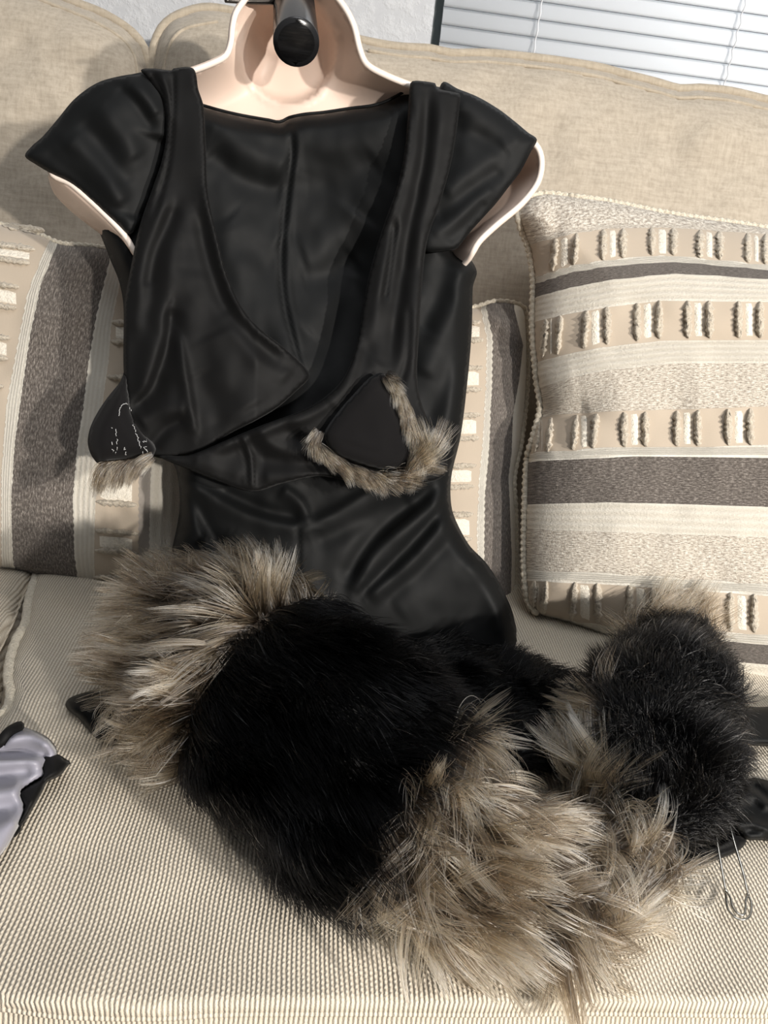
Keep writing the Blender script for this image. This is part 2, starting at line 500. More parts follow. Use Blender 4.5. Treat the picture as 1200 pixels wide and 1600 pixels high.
def tint_grey(N, K, cid, seed, bright=1.0, pale=1.0, roots=None):
    r = np.random.default_rng(seed); nc = cid.max() + 1
    tone = r.beta(0.6, 0.95/pale, nc)[cid]
    if roots is not None:
        tone = tone + 0.38*vnoise(roots[:, 0]*48, roots[:, 1]*48+roots[:, 2]*52, seed)
    tone = np.clip(tone + r.normal(0, 0.22, N), 0, 1)
    root = np.array([0.014, 0.010, 0.007]); dark = np.array([0.040, 0.028, 0.018]); tan = np.array([0.42, 0.315, 0.195]); cream = np.array([0.90, 0.82, 0.67])  # undercoat tones; roots and darks deepened to paint shade between the locks
    t = np.linspace(0, 1, K)[None, :, None]
    mid = dark + (tan - dark) * tone[:, None]
    tip = np.where(tone[:, None] > 0.45, tan + (cream - tan) * ((tone[:, None]-0.45)/0.55), dark + (tan - dark) * tone[:, None] * 1.2)
    c = np.where(t < 0.5, root + (mid[:, None] - root) * (t/0.5)**1.5, mid[:, None] + (tip[:, None] - mid[:, None]) * ((t-0.5)/0.5))
    white = r.random(N) < 0.10; c[white] = c[white]*0.3 + np.array([0.9, 0.89, 0.86]) * 0.7  # pale strands, their share raised to paint in white highlights
    dk = r.random(N) < 0.20; c[dk] *= 0.25
    return c * bright
def tint_black(N, K, seed):
    r = np.random.default_rng(seed)
    c = np.ones((N, K, 3)) * np.array([0.0012, 0.0012, 0.0014]) * r.uniform(0.6, 1.6, (N, 1, 1))
    w = r.random(N) < 0.028; c[w] = np.array([0.45, 0.45, 0.46]) * np.linspace(0.05, 1.0, K)[None, :, None]  # a few strands with pale tips: glints on black fur painted as colour
    b = r.random(N) < 0.01; c[b] = np.array([0.10, 0.07, 0.05])
    return c

# ================================================================== THE SETTING
Y_WALL = 1.20
wall_px_left = -1.6; wall_px_right = 2.0
# window opening in the wall (x from 0.085 on)
wp = P(np.array([676.0]), np.array([40.0]), Plane(Y_WALL, Y_WALL))[0]
WX0 = wp[0]; WX1 = WX0 + 1.10; WZ0 = 0.80; WZ1 = 1.75
wl = []
wl.append(box_mesh((-1.6, Y_WALL, 0), (WX0, Y_WALL+0.1, 2.4)))
wl.append(box_mesh((WX1, Y_WALL, 0), (2.0, Y_WALL+0.1, 2.4)))
wl.append(box_mesh((WX0, Y_WALL, 0), (WX1, Y_WALL+0.1, WZ0)))
wl.append(box_mesh((WX0, Y_WALL, WZ1), (WX1, Y_WALL+0.1, 2.4)))
v, f = join(wl)
structure(mesh_obj('wall_back', v, f, M_WALL, None, False))
v, f = box_mesh((-1.6, -2.2, -0.02), (2.0, Y_WALL, 0.0))
structure(mesh_obj('floor', v, f, M_FLOOR, None, False))
win = bpy.data.objects.new('window_1', None); COL.objects.link(win); win.location = (WX0, Y_WALL, WZ0); structure(win)
fr = []
for lo, hi in (((WX0, Y_WALL+0.005, WZ0), (WX0+0.012, Y_WALL+0.06, WZ1)), ((WX1-0.02, Y_WALL+0.005, WZ0), (WX1, Y_WALL+0.06, WZ1)),
               ((WX0, Y_WALL+0.005, WZ0), (WX1, Y_WALL+0.06, WZ0+0.02)), ((WX0, Y_WALL+0.005, WZ1-0.02), (WX1, Y_WALL+0.06, WZ1))):
    fr.append(box_mesh(lo, hi))
v, f = join(fr); mesh_obj('window_frame', v, f, M_TRIM, win, False)
v, f = box_mesh((WX0+0.012, Y_WALL+0.055, WZ0+0.02), (WX1-0.02, Y_WALL+0.058, WZ1-0.02)); mesh_obj('window_pane', v, f, M_GLASS, win, False)

blind = thing('window_blind', 'white horizontal slat blind closed over the window behind the sofa', 'blind', (WX0+0.5, Y_WALL-0.01, WZ0+0.02))
SL = 0.0202
bx0 = WX0 + 0.010; bx1 = WX1 - 0.02
v, f = box_mesh((bx0, Y_WALL-0.035, WZ1-0.04), (bx1, Y_WALL-0.003, WZ1)); mesh_obj('head_rail', v, f, M_SLAT, blind, False)
def slat_mesh():
    V = []; Fs = []
    n = 6
    for i in range(n+1):
        t = i/n - 0.5
        yy = 0.0040 * t - 0.0016 * (1 - (2*t)**2); zz = 0.01995 * t
        V += [(bx0, yy, zz), (bx1, yy, zz)]
    for i in range(n): Fs.append((2*i, 2*i+1, 2*i+3, 2*i+2))
    return np.array(V), Fs
sv, sf = slat_mesh()
z = WZ0 + 0.03; first = None
while z < WZ1 - 0.05:
    if first is None:
        first = mesh_obj('slat', sv + np.array([0, Y_WALL-0.018, z]), sf, M_SLAT, blind)
        md = first.modifiers.new('slat_thickness', 'SOLIDIFY'); md.thickness = 0.0012; z0s = z
    else:
        o = first.copy(); COL.objects.link(o); o.location = (0, 0, z - z0s)
    z += SL
for cx in (0.136, 0.407, 0.68, 0.94):
    zz = np.arange(WZ0+0.02, WZ1-0.04, SL/4)
    for dx in (0.0,):
        pts = np.stack([np.full_like(zz, WX0 + cx + dx), Y_WALL - 0.0285 + 0.0035*np.sin((zz-WZ0-0.03)/SL*2*math.pi), zz], 1)
        tube('ladder_cord', pts, 0.0011, M_CORD, blind, 6)
v, f = box_mesh((bx0, Y_WALL-0.030, WZ0), (bx1, Y_WALL-0.006, WZ0+0.016)); mesh_obj('bottom_rail', v, f, M_SLAT, blind, False)

# ================================================================== SOFA
sofa = thing('sofa', 'beige fabric sofa with ribbed seat and linen back cushions', 'sofa', (0.1, 0.75, 0))
BACK = Plane(0.83, 1.00)
def cushion_depth(R, B, fold_list=(), noise=0.0, seed=3):
    def fn(q, e):
        k = np.clip(e / R, 0, 1)
        d = B * np.sqrt(np.clip(1 - (1-k)**2, 0, 1))
        if noise: d = d + noise * vnoise(q[:, 0]/70, q[:, 1]/70, seed) * k + noise*0.5 * vnoise(q[:, 0]/32, q[:, 1]/32, seed+1) * k
        if fold_list: d = d + folds(q, list(fold_list)) * np.clip(e/12, 0, 1)
        return d
    return fn
def back_depth(R, B):
    def fn(q, e):
        k = np.clip(e / R, 0, 1); return -B * np.sqrt(np.clip(1 - (1-k)**2, 0, 1))
    return fn
left_out = [(-260, -70), (-60, -55), (60, -18), (120, 6), (165, 24), (205, 50), (226, 78), (233, 112), (238, 300), (240, 600), (236, 900), (230, 960), (-260, 940)]
right_out = [(238, 300), (236, 130), (239, 84), (252, 46), (280, 24), (330, 13), (450, 38), (575, 66), (622, 74), (672, 77), (705, 84), (760, 84), (850, 93), (930, 105),
             (980, 118), (1020, 128), (1060, 139), (1090, 138), (1140, 143), (1200, 157), (1320, 180), (1460, 215), (1480, 500), (1480, 1120), (900, 1060), (240, 980)]
cl = Sheet(left_out, BACK, cushion_depth(70, 0.045, [([(90, 60), (160, 75), (205, 130)], 30, 0.006)], 0.004, 3), 14)
cr = Sheet(right_out, BACK, cushion_depth(70, 0.045, [([(640, 95), (800, 130), (950, 150), (1010, 128)], 22, -0.004), ([(1080, 145), (1100, 250)], 30, 0.004)], 0.005, 8), 14)
for sh, nm in ((cl, 'back_cushion'), (cr, 'back_cushion')):
    o = sh.build_closed(nm, M_LINEN, sofa, back_depth(70, 0.10))
    edge = sh.poly
    # welted edge and the seam beside it
    pts = P(edge[:, 0], edge[:, 1], sh.plane, 0.004)
    tube('welt', np.vstack([pts, pts[:1]]), 0.0055, M_LINEN_PIPE, o, 8, False)
seam_l = smooth_path([(40, -8), (110, 18), (155, 38), (192, 62), (210, 88), (216, 130), (218, 260)], 8)
tube('seam', cl.at(seam_l[:, 0], seam_l[:, 1], -0.0005), 0.0022, M_LINEN_PIPE, sofa, 6)
seam_r = smooth_path([(254, 130), (258, 95), (270, 62), (292, 44), (340, 34)], 8)
tube('seam', cr.at(seam_r[:, 0], seam_r[:, 1], -0.0005), 0.0022, M_LINEN_PIPE, sofa, 6)
seam_r = smooth_path([(575, 79), (622, 87), (672, 91), (705, 97), (760, 97), (850, 106), (930, 119), (980, 132), (1020, 142), (1060, 153), (1090, 152), (1140, 157), (1200, 171), (1320, 195)], 10)
tube('seam', cr.at(seam_r[:, 0], seam_r[:, 1], -0.0005), 0.0022, M_LINEN_PIPE, sofa, 6)
v, f = box_mesh((-1.05, 1.03, 0.10), (1.25, 1.14, 0.84)); o = mesh_obj('back_frame', v, f, M_LINEN, sofa, False)
bv = o.modifiers.new('soft_edge', 'BEVEL'); bv.width = 0.03; bv.segments = 4
v, f = box_mesh((-1.05, 0.26, 0.10), (1.25, 1.03, 0.30)); o = mesh_obj('base_frame', v, f, M_LINEN, sofa, False)
bv = o.modifiers.new('soft_edge', 'BEVEL'); bv.width = 0.02; bv.segments = 3
for lx, ly in ((-0.98, 0.32), (1.18, 0.32), (-0.98, 1.08), (1.18, 1.08)):
    tube('leg', [(lx, ly, 0.0), (lx, ly, 0.11)], [0.02, 0.028], M_WOOD, sofa, 10)
SEAT = Flat(SEAT_Z)
def seat_fn(q, e):
    k = np.clip(e/26, 0, 1)
    d = -0.010 * (1 - np.sqrt(np.clip(1-(1-k)**2, 0, 1)))
    d = d + 0.0022 * vnoise(q[:, 0]/120, q[:, 1]/90, 21)
    d = d + folds(q, [([(80, 1163), (130, 1153), (220, 1160), (330, 1175)], 8, -0.003), ([(20, 1060), (60, 1090), (110, 1060)], 16, 0.003)])
    return np.where(e < 1e-3, -0.010, d)
seat_main = [(62, 885), (46, 935), (40, 975), (26, 1000), (17, 1030), (14, 1060), (18, 1085), (10, 1112), (-30, 1140), (-120, 1260), (-260, 1500), (-300, 1600), (-150, 1585),
             (0, 1575), (60, 1583), (110, 1588), (250, 1590), (340, 1584), (440, 1583), (600, 1583), (760, 1584), (900, 1582), (1060, 1584), (1200, 1586), (1500, 1590),
             (1560, 1300), (1480, 1000), (1300, 885), (900, 850), (400, 845)]
seat_left = [(-420, 860), (-150, 860), (52, 884), (36, 930), (14, 985), (-10, 1030), (-60, 1110), (-200, 1260), (-420, 1500)]
for out, seed in ((seat_main, 0), (seat_left, 1)):
    sh = Sheet(out, SEAT, seat_fn, 16)
    o = sh.build_closed('seat_cushion', M_SEAT, sofa, lambda q, e: np.full(len(q), -0.15))
    pts = P(sh.poly[:, 0], sh.poly[:, 1], SEAT, -0.011)
    tube('welt', np.vstack([pts, pts[:1]]), 0.0017, M_SEAT, o, 8, False)
    if seed == 0:
        wl_ = smooth_path(seat_main[:11], 5); tube('piping', P(wl_[:, 0], wl_[:, 1], SEAT, -0.009), 0.0046*(1+0.08*np.sin(np.arange(len(wl_))*2.2)), M_ROPE, o, 8)
    # boxing down the sides, a little fuller than the seam
    n = len(pts); cen = pts.mean(0); outw = pts - cen; outw[:, 2] = 0; outw = unit(outw)
    rows = [pts + np.array([0, 0, -0.003])]
    for dz, ow in ((-0.03, 0.010), (-0.07, 0.014), (-0.11, 0.010), (-0.145, 0.0)):
        rows.append(pts + outw*ow + np.array([0, 0, dz]))
    V = np.vstack(rows); Fs = []
    for r_ in range(len(rows)-1):
        for i in range(n):
            j = (i+1) % n; Fs.append((r_*n+i, r_*n+j, (r_+1)*n+j, (r_+1)*n+i))
    mesh_obj('boxing', V, Fs, M_SEAT, o)

# ================================================================== THROW PILLOWS
def interp_lines(lines, key, q):
    """value at which each control line sits for every point; lines: list of [(x,y)...]; key 1: y as a function of x"""
    out = []
    for ln in lines:
        a = np.array(sorted(ln if key == 1 else [(y, x) for x, y in ln]), float)
        t = q[:, 0] if key == 1 else q[:, 1]
        # linear extrapolation at both ends (gentle)
        out.append(np.interp(t, a[:, 0], a[:, 1]))
    return np.stack(out, 1)
def band_attr(lines, key, q):
    L = interp_lines(lines, key, q); val = q[:, 1] if key == 1 else q[:, 0]
    b = np.zeros(len(q)); n = L.shape[1]
    b = np.where(val < L[:, 0], 0.02 + 0.9*np.clip(1 - (L[:, 0]-val)/120, 0, 1), b)
    for i in range(n-1):
        inb = (val >= L[:, i]) & (val < L[:, i+1])
        b = np.where(inb, 1 + i + np.clip((val - L[:, i]) / np.maximum(L[:, i+1]-L[:, i], 1e-3), 0, 0.985), b)
    b = np.where(val >= L[:, -1], n + np.clip((val - L[:, -1])/60, 0, 0.98), b)
    return b
def fine_sheet_lines(sh_q): return sh_q

def tuft(sheet, x0, y0, x1, y1, w, parent, seed, name='tuft', mat=None, h=0.0065):
    """a chunky yarn ridge lying on the pillow from one end to the other, w = half width"""
    r = np.random.default_rng(seed); n = 15; m = 7
    V = []; ax = np.array([x1-x0, y1-y0], float); L = np.linalg.norm(ax); ax /= L; pr = np.array([-ax[1], ax[0]])
    Q = []; D = []
    for i in range(n):
        t = i/(n-1); env = min(1, max(0.15, min(t, 1-t)*6)**0.5); ww = w * env * (1 + r.uniform(-0.22, 0.22) + (0.14 if i % 2 else -0.14)); sh_ = r.uniform(-1, 1)*w*0.12
        for k in range(m):
            a = -1 + 2*k/(m-1)
            p = np.array([x0, y0]) + ax*L*t + pr*(a*ww + sh_)
            hh = (1 - a*a)**0.5 if abs(a) < 1 else 0
            Q.append(p); D.append(-0.0012 + h*env*hh*(1 + r.uniform(-0.25, 0.2) + (0.12 if i % 2 else -0.12)))
    Q = np.array(Q); D = np.array(D)
    V = sheet.at(Q[:, 0], Q[:, 1], 0) ; base = sheet.d(Q)
    V = P(Q[:, 0], Q[:, 1], sheet.plane, base + D)
    Fs = [(i*m+k, i*m+k+1, (i+1)*m+k+1, (i+1)*m+k) for i in range(n-1) for k in range(m-1)]
    return mesh_obj(name, V, Fs, mat or M_TUFT, parent)
def patch(sheet, quad, parent, h=0.0011):
    q = np.array(quad, float); n, m = 7, 5; Q = []; D = []
    for i in range(n):
        for k in range(m):
            s, t = i/(n-1), k/(m-1)
            Q.append((q[0]*(1-s)+q[3]*s)*(1-t) + (q[1]*(1-s)+q[2]*s)*t); D.append(h if 0 < i < n-1 and 0 < k < m-1 else -0.0006)
    Q = np.array(Q); V = P(Q[:, 0], Q[:, 1], sheet.plane, sheet.d(Q) + np.array(D))
    Fs = [(i*m+k, i*m+k+1, (i+1)*m+k+1, (i+1)*m+k) for i in range(n-1) for k in range(m-1)]
    return mesh_obj('cream_strip', V, Fs, M_PATCH, parent)
def rope(sheet, path, rad, parent, off=0.002, name='piping', twist=0.25):
    p = smooth_path(path, 3.0)
    pts = P(p[:, 0], p[:, 1], sheet.plane, sheet.d(p) + off)
    rr = rad * (1 + twist*np.sin(np.arange(len(pts))*1.9))
    return tube(name, pts, rr, M_ROPE, parent, 8)

# ---- right pillow
PR = Plane(0.685, 0.895, -0.16)
r_out = [(806, 338), (815, 316), (840, 303), (890, 306), (950, 314), (1050, 334), (1200, 356), (1330, 384), (1360, 420), (1352, 720), (1356, 1080), (1330, 1118), (1200, 1100),
         (1060, 1052), (960, 1004), (885, 973), (838, 958), (822, 930), (818, 880), (819, 800), (824, 716), (834, 672), (843, 636), (836, 580), (831, 513), (832, 434), (824, 384), (812, 356)]
r_lines = [
    [(805, 385), (846, 374), (900, 361), (950, 354), (1033, 352), (1200, 363), (1350, 375)],
    [(805, 452), (838, 434), (890, 417), (950, 407), (1033, 399), (1200, 415), (1350, 430)],
    [(805, 460), (838, 442), (890, 425), (950, 415), (1054, 408), (1200, 421), (1350, 436)],
    [(805, 482), (838, 463), (890, 449), (950, 437), (1054, 426), (1200, 435), (1350, 448)],
    [(805, 515), (838, 498), (890, 486), (950, 476), (1033, 466), (1200, 468), (1350, 478)],
    [(805, 575), (842, 563), (890, 551), (942, 541), (1033, 531), (1200, 530), (1350, 536)],
    [(805, 618), (842, 605), (890, 588), (950, 576), (1054, 565), (1200, 565), (1350, 570)],
    [(805, 660), (867, 647), (950, 642), (1200, 634), (1350, 636)],
    [(805, 715), (838, 709), (950, 701), (1200, 697), (1350, 698)],
    [(805, 724), (833, 717), (992, 709), (1200, 711), (1350, 712)],
    [(805, 788), (829, 787), (950, 783), (1200, 790), (1350, 798)],
    [(805, 823), (825, 825), (950, 829), (1200, 838), (1350, 846)],
    [(805, 888), (825, 892), (992, 900), (1200, 915), (1350, 926)],
    [(805, 900), (821, 904), (950, 909), (1200, 927), (1350, 938)],
    [(805, 953), (821, 956), (887, 970), (950, 979), (1200, 992), (1350, 1002)],
    [(805, 963), (887, 980), (950, 988), (1200, 1006), (1350, 1016)],
    [(805, 990), (950, 1016), (1200, 1037), (1350, 1047)],
]
r_kinds = [HEATH, TAUPE, CREAM, DARK, LIGHT, TAUPE, LIGHT, HEATH, TAUPE, CREAM, DARK, LIGHT, HEATH, CREAM, TAUPE, CREAM, DARK, LIGHT]
M_PILLOW_R = mat_bands('woven_stripes_across', r_kinds)
pr_fn = cushion_depth(150, 0.065, [([(838, 640), (870, 652), (920, 640)], 14, -0.010), ([(868, 320), (872, 370)], 9, -0.006), ([(835, 600), (900, 590)], 20, 0.004), ([(822, 716), (870, 700)], 16, 0.004)], 0.003, 31)
pil_r = thing('throw_pillow', 'large woven striped throw pillow with level bands, above the black end of the tail', 'pillow', tuple(P(np.array([1080.]), np.array([1085.]), PR)[0]))
shr = Sheet(r_out, PR, pr_fn, 7)
at = {'band': band_attr(r_lines, 1, shr.q), 'along': shr.front()[:, 0]}
cov = shr.build_closed('cover', M_PILLOW_R, pil_r, back_depth(150, 0.05), at)
rope(shr, [(808, 334), (815, 360), (825, 384), (833, 434), (832, 513), (838, 590), (844, 636), (834, 680), (824, 716), (820, 797), (819, 880), (824, 935), (840, 960)], 0.0034, pil_r)
rope(shr, [(822, 310), (850, 302), (890, 306), (950, 314), (1050, 334), (1200, 356), (1330, 384)], 0.0028, pil_r, 0.0)
rows_r = [  # x pairs (left tuft, right tuft), row top line, row bottom line
    (0, 1, [(865, 898), (942, 973), (1018, 1052), (1093, 1124), (1168, 1196), (1244, 1274)]),
    (4, 5, [(849, 872), (913, 948), (995, 1029), (1074, 1108), (1154, 1187), (1234, 1268)]),
    (7, 8, [(836, 857), (897, 928), (975, 1008), (1057, 1090), (1137, 1172), (1218, 1252)]),
    (13, 14, [(831, 850), (895, 933), (983, 1020), (1063, 1102), (1141, 1178), (1222, 1258)]),
]
sd = 0
for top, bot, pairs in rows_r:
    for a, b in pairs:
        ends = []
        for xx in (a, b):
            L = interp_lines([r_lines[top], r_lines[bot]], 1, np.array([[xx, 0.0]]))[0]
            y0 = L[0] + 3; y1 = L[1] - 2
            lean = (4 if xx < 930 else 1)
            tuft(shr, xx + lean, y0, xx - lean + 2, y1, 6.6 if xx > 900 else 6.0, pil_r, sd); sd += 1
            ends.append((xx, y0, y1))
        g = 10
        patch(shr, [(ends[0][0]+g, ends[0][1]), (ends[1][0]-g, ends[1][1]), (ends[1][0]-g, ends[1][2]), (ends[0][0]+g, ends[0][2])], pil_r)

# ---- middle pillow, mostly behind the dress
PM = Plane(0.705, 0.915)
m_out = [(420, 500), (500, 478), (640, 484), (745, 480), (772, 472), (802, 474), (819, 483), (823, 520), (823, 600), (814, 690), (804, 745), (806, 800), (806, 900), (800, 940), (770, 962), (560, 975), (430, 960)]
m_lines = [
    [(753, 485), (762, 530), (760, 603), (755, 692), (749, 753), (746, 832), (749, 900)],
    [(759, 485), (769, 530), (767, 609), (763, 705), (757, 769), (755, 864), (757, 910)],
    [(803, 482), (817, 539), (811, 593), (801, 648), (799, 705), (794, 746), (796, 785), (799, 864), (798, 928)],
]
M_PILLOW_M = mat_bands('woven_stripes_upright', [TAUPE, CREAM, DARK, LIGHT])
pil_m = thing('throw_pillow', 'woven striped throw pillow with an upright dark band, half hidden behind the black dress', 'pillow', tuple(P(np.array([640.]), np.array([965.]), PM)[0]))
shm = Sheet(m_out, PM, cushion_depth(90, 0.045, [([(770, 492), (800, 520), (822, 540)], 10, 0.008), ([(780, 480), (806, 500)], 8, -0.008), ([(756, 752), (798, 748)], 12, -0.005)], 0.003, 44), 6)
at = {'band': band_attr(m_lines, 0, shm.q), 'along': shm.front()[:, 2]}
shm.build_closed('cover', M_PILLOW_M, pil_m, back_depth(90, 0.04), at)
rope(shm, [(700, 486), (745, 479), (772, 471), (802, 473), (820, 483), (824, 520), (824, 600), (815, 690), (804, 745), (806, 800), (807, 900), (801, 942)], 0.0026, pil_m, 0.0015)
for k, yy in enumerate((503, 531, 574, 608, 648, 684, 727, 760, 803, 842)):
    xr = np.interp(yy, [485, 530, 603, 692, 753, 832], [748, 757, 754, 749, 742, 739])
    tuft(shm, xr-46, yy+2, xr, yy, 4.8, pil_m, 300+k, h=0.004)
for y0, y1 in ((508, 527), (579, 603), (654, 679), (733, 754), (809, 837)):
    ym = 0.5*(y0+y1); xr = np.interp(ym, [485, 530, 603, 692, 753, 832], [748, 755, 752, 747, 740, 737])
    patch(shm, [(xr-46, y0+1), (xr, y0), (xr, y1), (xr-46, y1+1)], pil_m)

# ---- left pillow
PL = Plane(0.685, 0.885)
l_out = [(-190, 380), (-175, 345), (-60, 342), (0, 350), (60, 366), (95, 379), (150, 384), (230, 400), (330, 420), (345, 450), (330, 700), (300, 900), (275, 922), (210, 920), (160, 918), (110, 911), (50, 898), (0, 888), (-150, 868), (-185, 850)]
l_lines = [
    [(80, 370), (75, 382), (58, 420), (42, 462), (25, 550), (10, 630), (2, 745), (2, 870), (6, 900)],
    [(88, 370), (85, 386), (61, 445), (44, 525), (31, 615), (20, 695), (15, 780), (17, 870), (22, 905)],
    [(180, 370), (172, 407), (152, 490), (139, 565), (131, 635), (122, 690), (114, 780), (117, 870), (124, 915)],
    [(192, 420), (185, 447), (172, 510), (168, 565), (160, 620), (151, 727), (147, 795), (145, 870), (147, 915)],
    [(238, 430), (231, 520), (225, 600), (218, 755), (217, 890)],
    [(254, 430), (247, 520), (240, 600), (233, 755), (231, 890)],
]
M_PILLOW_L = mat_bands('woven_stripes_turned', [TAUPE, CREAM, DARK, LIGHT, TAUPE, CHEN, LIGHT])
pil_l = thing('throw_pillow', 'striped throw pillow turned on its side, broad dark band, left of the dress', 'pillow', tuple(P(np.array([80.]), np.array([905.]), PL)[0]))
shl = Sheet(l_out, PL, cushion_depth(120, 0.055, [([(100, 400), (108, 520), (96, 700)], 14, 0.003), ([(128, 420), (125, 560)], 12, -0.003)], 0.003, 52), 6)
at = {'band': band_attr(l_lines, 0, shl.q), 'along': shl.front()[:, 2]}
shl.build_closed('cover', M_PILLOW_L, pil_l, back_depth(120, 0.04), at)
rope(shl, [(-60, 342), (0, 350), (60, 366), (95, 380), (150, 385), (230, 400)], 0.0024, pil_l, 0.0)
k = 0
for yy, xr in ((361, 70), (390, 55), (411, 47), (449, 30), (482, 26), (529, 17), (561, 14), (604, 6), (640, -2)):
    tuft(shl, xr-66, yy-10, xr, yy, 5.5, pil_l, 400+k); k += 1
for y0, y1, xr in ((394, 407, 52), (455, 477, 30), (534, 557, 15)):
    patch(shl, [(xr-66, y0-9), (xr, y0), (xr, y1), (xr-66, y1-9)], pil_l)
for yy, xl, xr in ((505, 174, 236), (535, 173, 232), (590, 167, 228), (742, 152, 214), (786, 150, 214), (831, 149, 216), (862, 148, 216), (904, 146, 216), (915, 148, 214)):
    tuft(shl, xl, yy-2, xr, yy+3, 5.5, pil_l, 430+k); k += 1
for y0, y1, xl, xr in ((509, 531, 176, 234), (748, 782, 151, 212), (836, 857, 150, 212)):
    patch(shl, [(xl, y0), (xr, y0+4), (xr, y1+4), (xl, y1)], pil_l)

# ================================================================== MANNEQUIN
T = Plane(0.565, 0.725)
man = thing('mannequin_torso', 'hollow blush plastic half torso form leaning against the sofa back under the black dress', 'mannequin', tuple(P(np.array([500.]), np.array([1020.]), T)[0]))
shell_out = [(238, 130), (300, 111), (332, 99), (353, 87), (361, 66), (363, 45), (368, 22), (380, 3), (398, -18), (440, -34), (490, -30), (520, -10), (540, 15), (553, 42), (562, 78), (573, 101), (600, 117),
             (642, 134), (720, 160), (790, 195), (836, 226), (846, 252), (840, 285), (815, 318), (775, 352), (748, 378), (733, 404), (705, 440), (690, 600), (650, 760), (680, 900), (680, 985), (500, 995),
             (290, 980), (310, 880), (325, 760), (245, 600), (235, 450), (205, 384), (190, 362), (150, 322), (110, 287), (80, 268), (95, 215), (150, 160)]
def shell_lower(q):
    return -0.062 * np.clip((q[:, 1]-392)/70, 0, 1)**1.2
def shell_fn(q, e):
    k = np.clip(e/75, 0, 1)
    d = -0.052 * np.sin(k*math.pi/2)**0.9 + shell_lower(q)
    # egg shaped hollow of the neck and the socket round the tube
    ex = (q[:, 0]-453)/72.0; ey = (q[:, 1]-78)/np.where(q[:, 1] > 78, 84.0, 92.0)
    rr = np.sqrt(ex**2+ey**2)
    d = d - 0.012/(1+np.exp((rr-0.97)/0.035)) + 0.004*np.exp(-((rr-1.03)/0.05)**2)
    sx = (q[:, 0]-447)/46.0; sy = (q[:, 1]-40)/55.0; sr = np.sqrt(sx**2+sy**2)
    d = d - 0.010/(1+np.exp((sr-0.95)/0.05))
    return np.where(e < 1e-3, shell_lower(q), d)
shs = Sheet(shell_out, T, shell_fn, 7)
o = shs.build('shell', M_SHELL, man, 0.003)
rim = P(shs.poly[:, 0], shs.poly[:, 1], T, shell_lower(shs.poly))
tube('rim', np.vstack([rim, rim[:1]]), 0.0024, M_RIM, man, 8, False)
# outer flank of the left arm stub
a = smooth_path([(80, 268), (110, 287), (150, 322), (190, 362), (205, 386)], 6)
b = smooth_path([(79, 276), (88, 301), (116, 330), (158, 362), (203, 392)], 6)
bi = np.stack([np.interp(np.linspace(0, 1, len(a)), np.linspace(0, 1, len(b)), b[:, j]) for j in (0, 1)], 1)
rows = []
for t in np.linspace(0, 1, 6):
    qq = a*(1-t)+bi*t; rows.append(P(qq[:, 0], qq[:, 1], T, -0.045*t**1.5))
V = np.vstack(rows); n = len(a)
Fs = [(r_*n+i, r_*n+i+1, (r_+1)*n+i+1, (r_+1)*n+i) for r_ in range(5) for i in range(n-1)]
o = mesh_obj('arm_flank', V, Fs, M_SHELL, man); md = o.modifiers.new('plastic_thickness', 'SOLIDIFY'); md.thickness = 0.002
# black socket tube with open end
p0 = P(np.array([459.]), np.array([-2.]), T, -0.030)[0]; p1 = P(np.array([463.]), np.array([67.]), T, 0.026)[0]
ax = unit(p1-p0); R_ = 0.0172
outer = tube_mesh([p0, p0+(p1-p0)*0.5, p1-ax*0.002, p1], [R_*0.97, R_, R_*1.03, R_*1.02], 32, False)
inner = tube_mesh([p1, p1-ax*0.001, p0+(p1-p0)*0.2], [R_*0.82, R_*0.80, R_*0.74], 32, False)
v, f = outer; f = list(f); no = 128; v = np.vstack([v, inner[0][:32]])
f += [(3*32+k, 3*32+(k+1) % 32, no+(k+1) % 32, no+k) for k in range(32)]
f.append(tuple(range(32)))
sock = mesh_obj('hanging_socket', v, f, M_TUBE, man)
iv, if_ = inner; if_ = [t[::-1] for t in if_] + [tuple(2*32+k for k in range(32))]
mesh_obj('socket_bore', iv, if_, M_BORE, sock)
hk = smooth_path([(352, 1), (390, 2), (430, 1), (455, -6)], 6)
hp = P(hk[:, 0], hk[:, 1], T, np.linspace(0.004, -0.02, len(hk)))
tube('hook', hp, np.linspace(0.0014, 0.0034, len(hp)), M_HOOK, man, 8)

# ================================================================== DRESS
dress = thing('costume_dress', 'black satin costume dress with cap sleeves and an eared hood, on the mannequin', 'dress', tuple(P(np.array([520.]), np.array([1028.]), T)[0]))
def cloth(base, fold_list=(), edge_drop=0.0, edge_r=20, noise=0.0015, seed=1, extra=None):
    def fn(q, e):
        k = np.clip(e/edge_r, 0, 1)
        d = base - edge_drop * (1 - np.sqrt(np.clip(1-(1-k)**2, 0, 1)))
        d = d + noise * (vnoise(q[:, 0]/46, q[:, 1]/60, seed) + 0.5*vnoise(q[:, 0]/22, q[:, 1]/26, seed+1))
        if fold_list: d = d + folds(q, list(fold_list))
        if extra is not None: d = d + extra(q)
        return d
    return fn
body_out = [(240, 135), (318, 164), (345, 171), (380, 179), (420, 186), (437, 189), (452, 182), (475, 177), (505, 174), (545, 168), (595, 160), (640, 136), (705, 150), (690, 300), (700, 372), (714, 394), (732, 402), (745, 424), (739, 448), (737, 520), (730, 600),
            (720, 680), (706, 740), (704, 775), (709, 805), (732, 850), (760, 880), (785, 920), (803, 965), (807, 1035), (700, 1075), (500, 1090), (230, 1060), (200, 1000), (214, 935),
            (236, 908), (258, 888), (270, 852), (281, 790), (276, 738), (262, 712), (230, 690), (200, 620), (193, 575), (193, 480), (186, 440), (170, 400), (152, 345), (180, 345), (225, 300)]
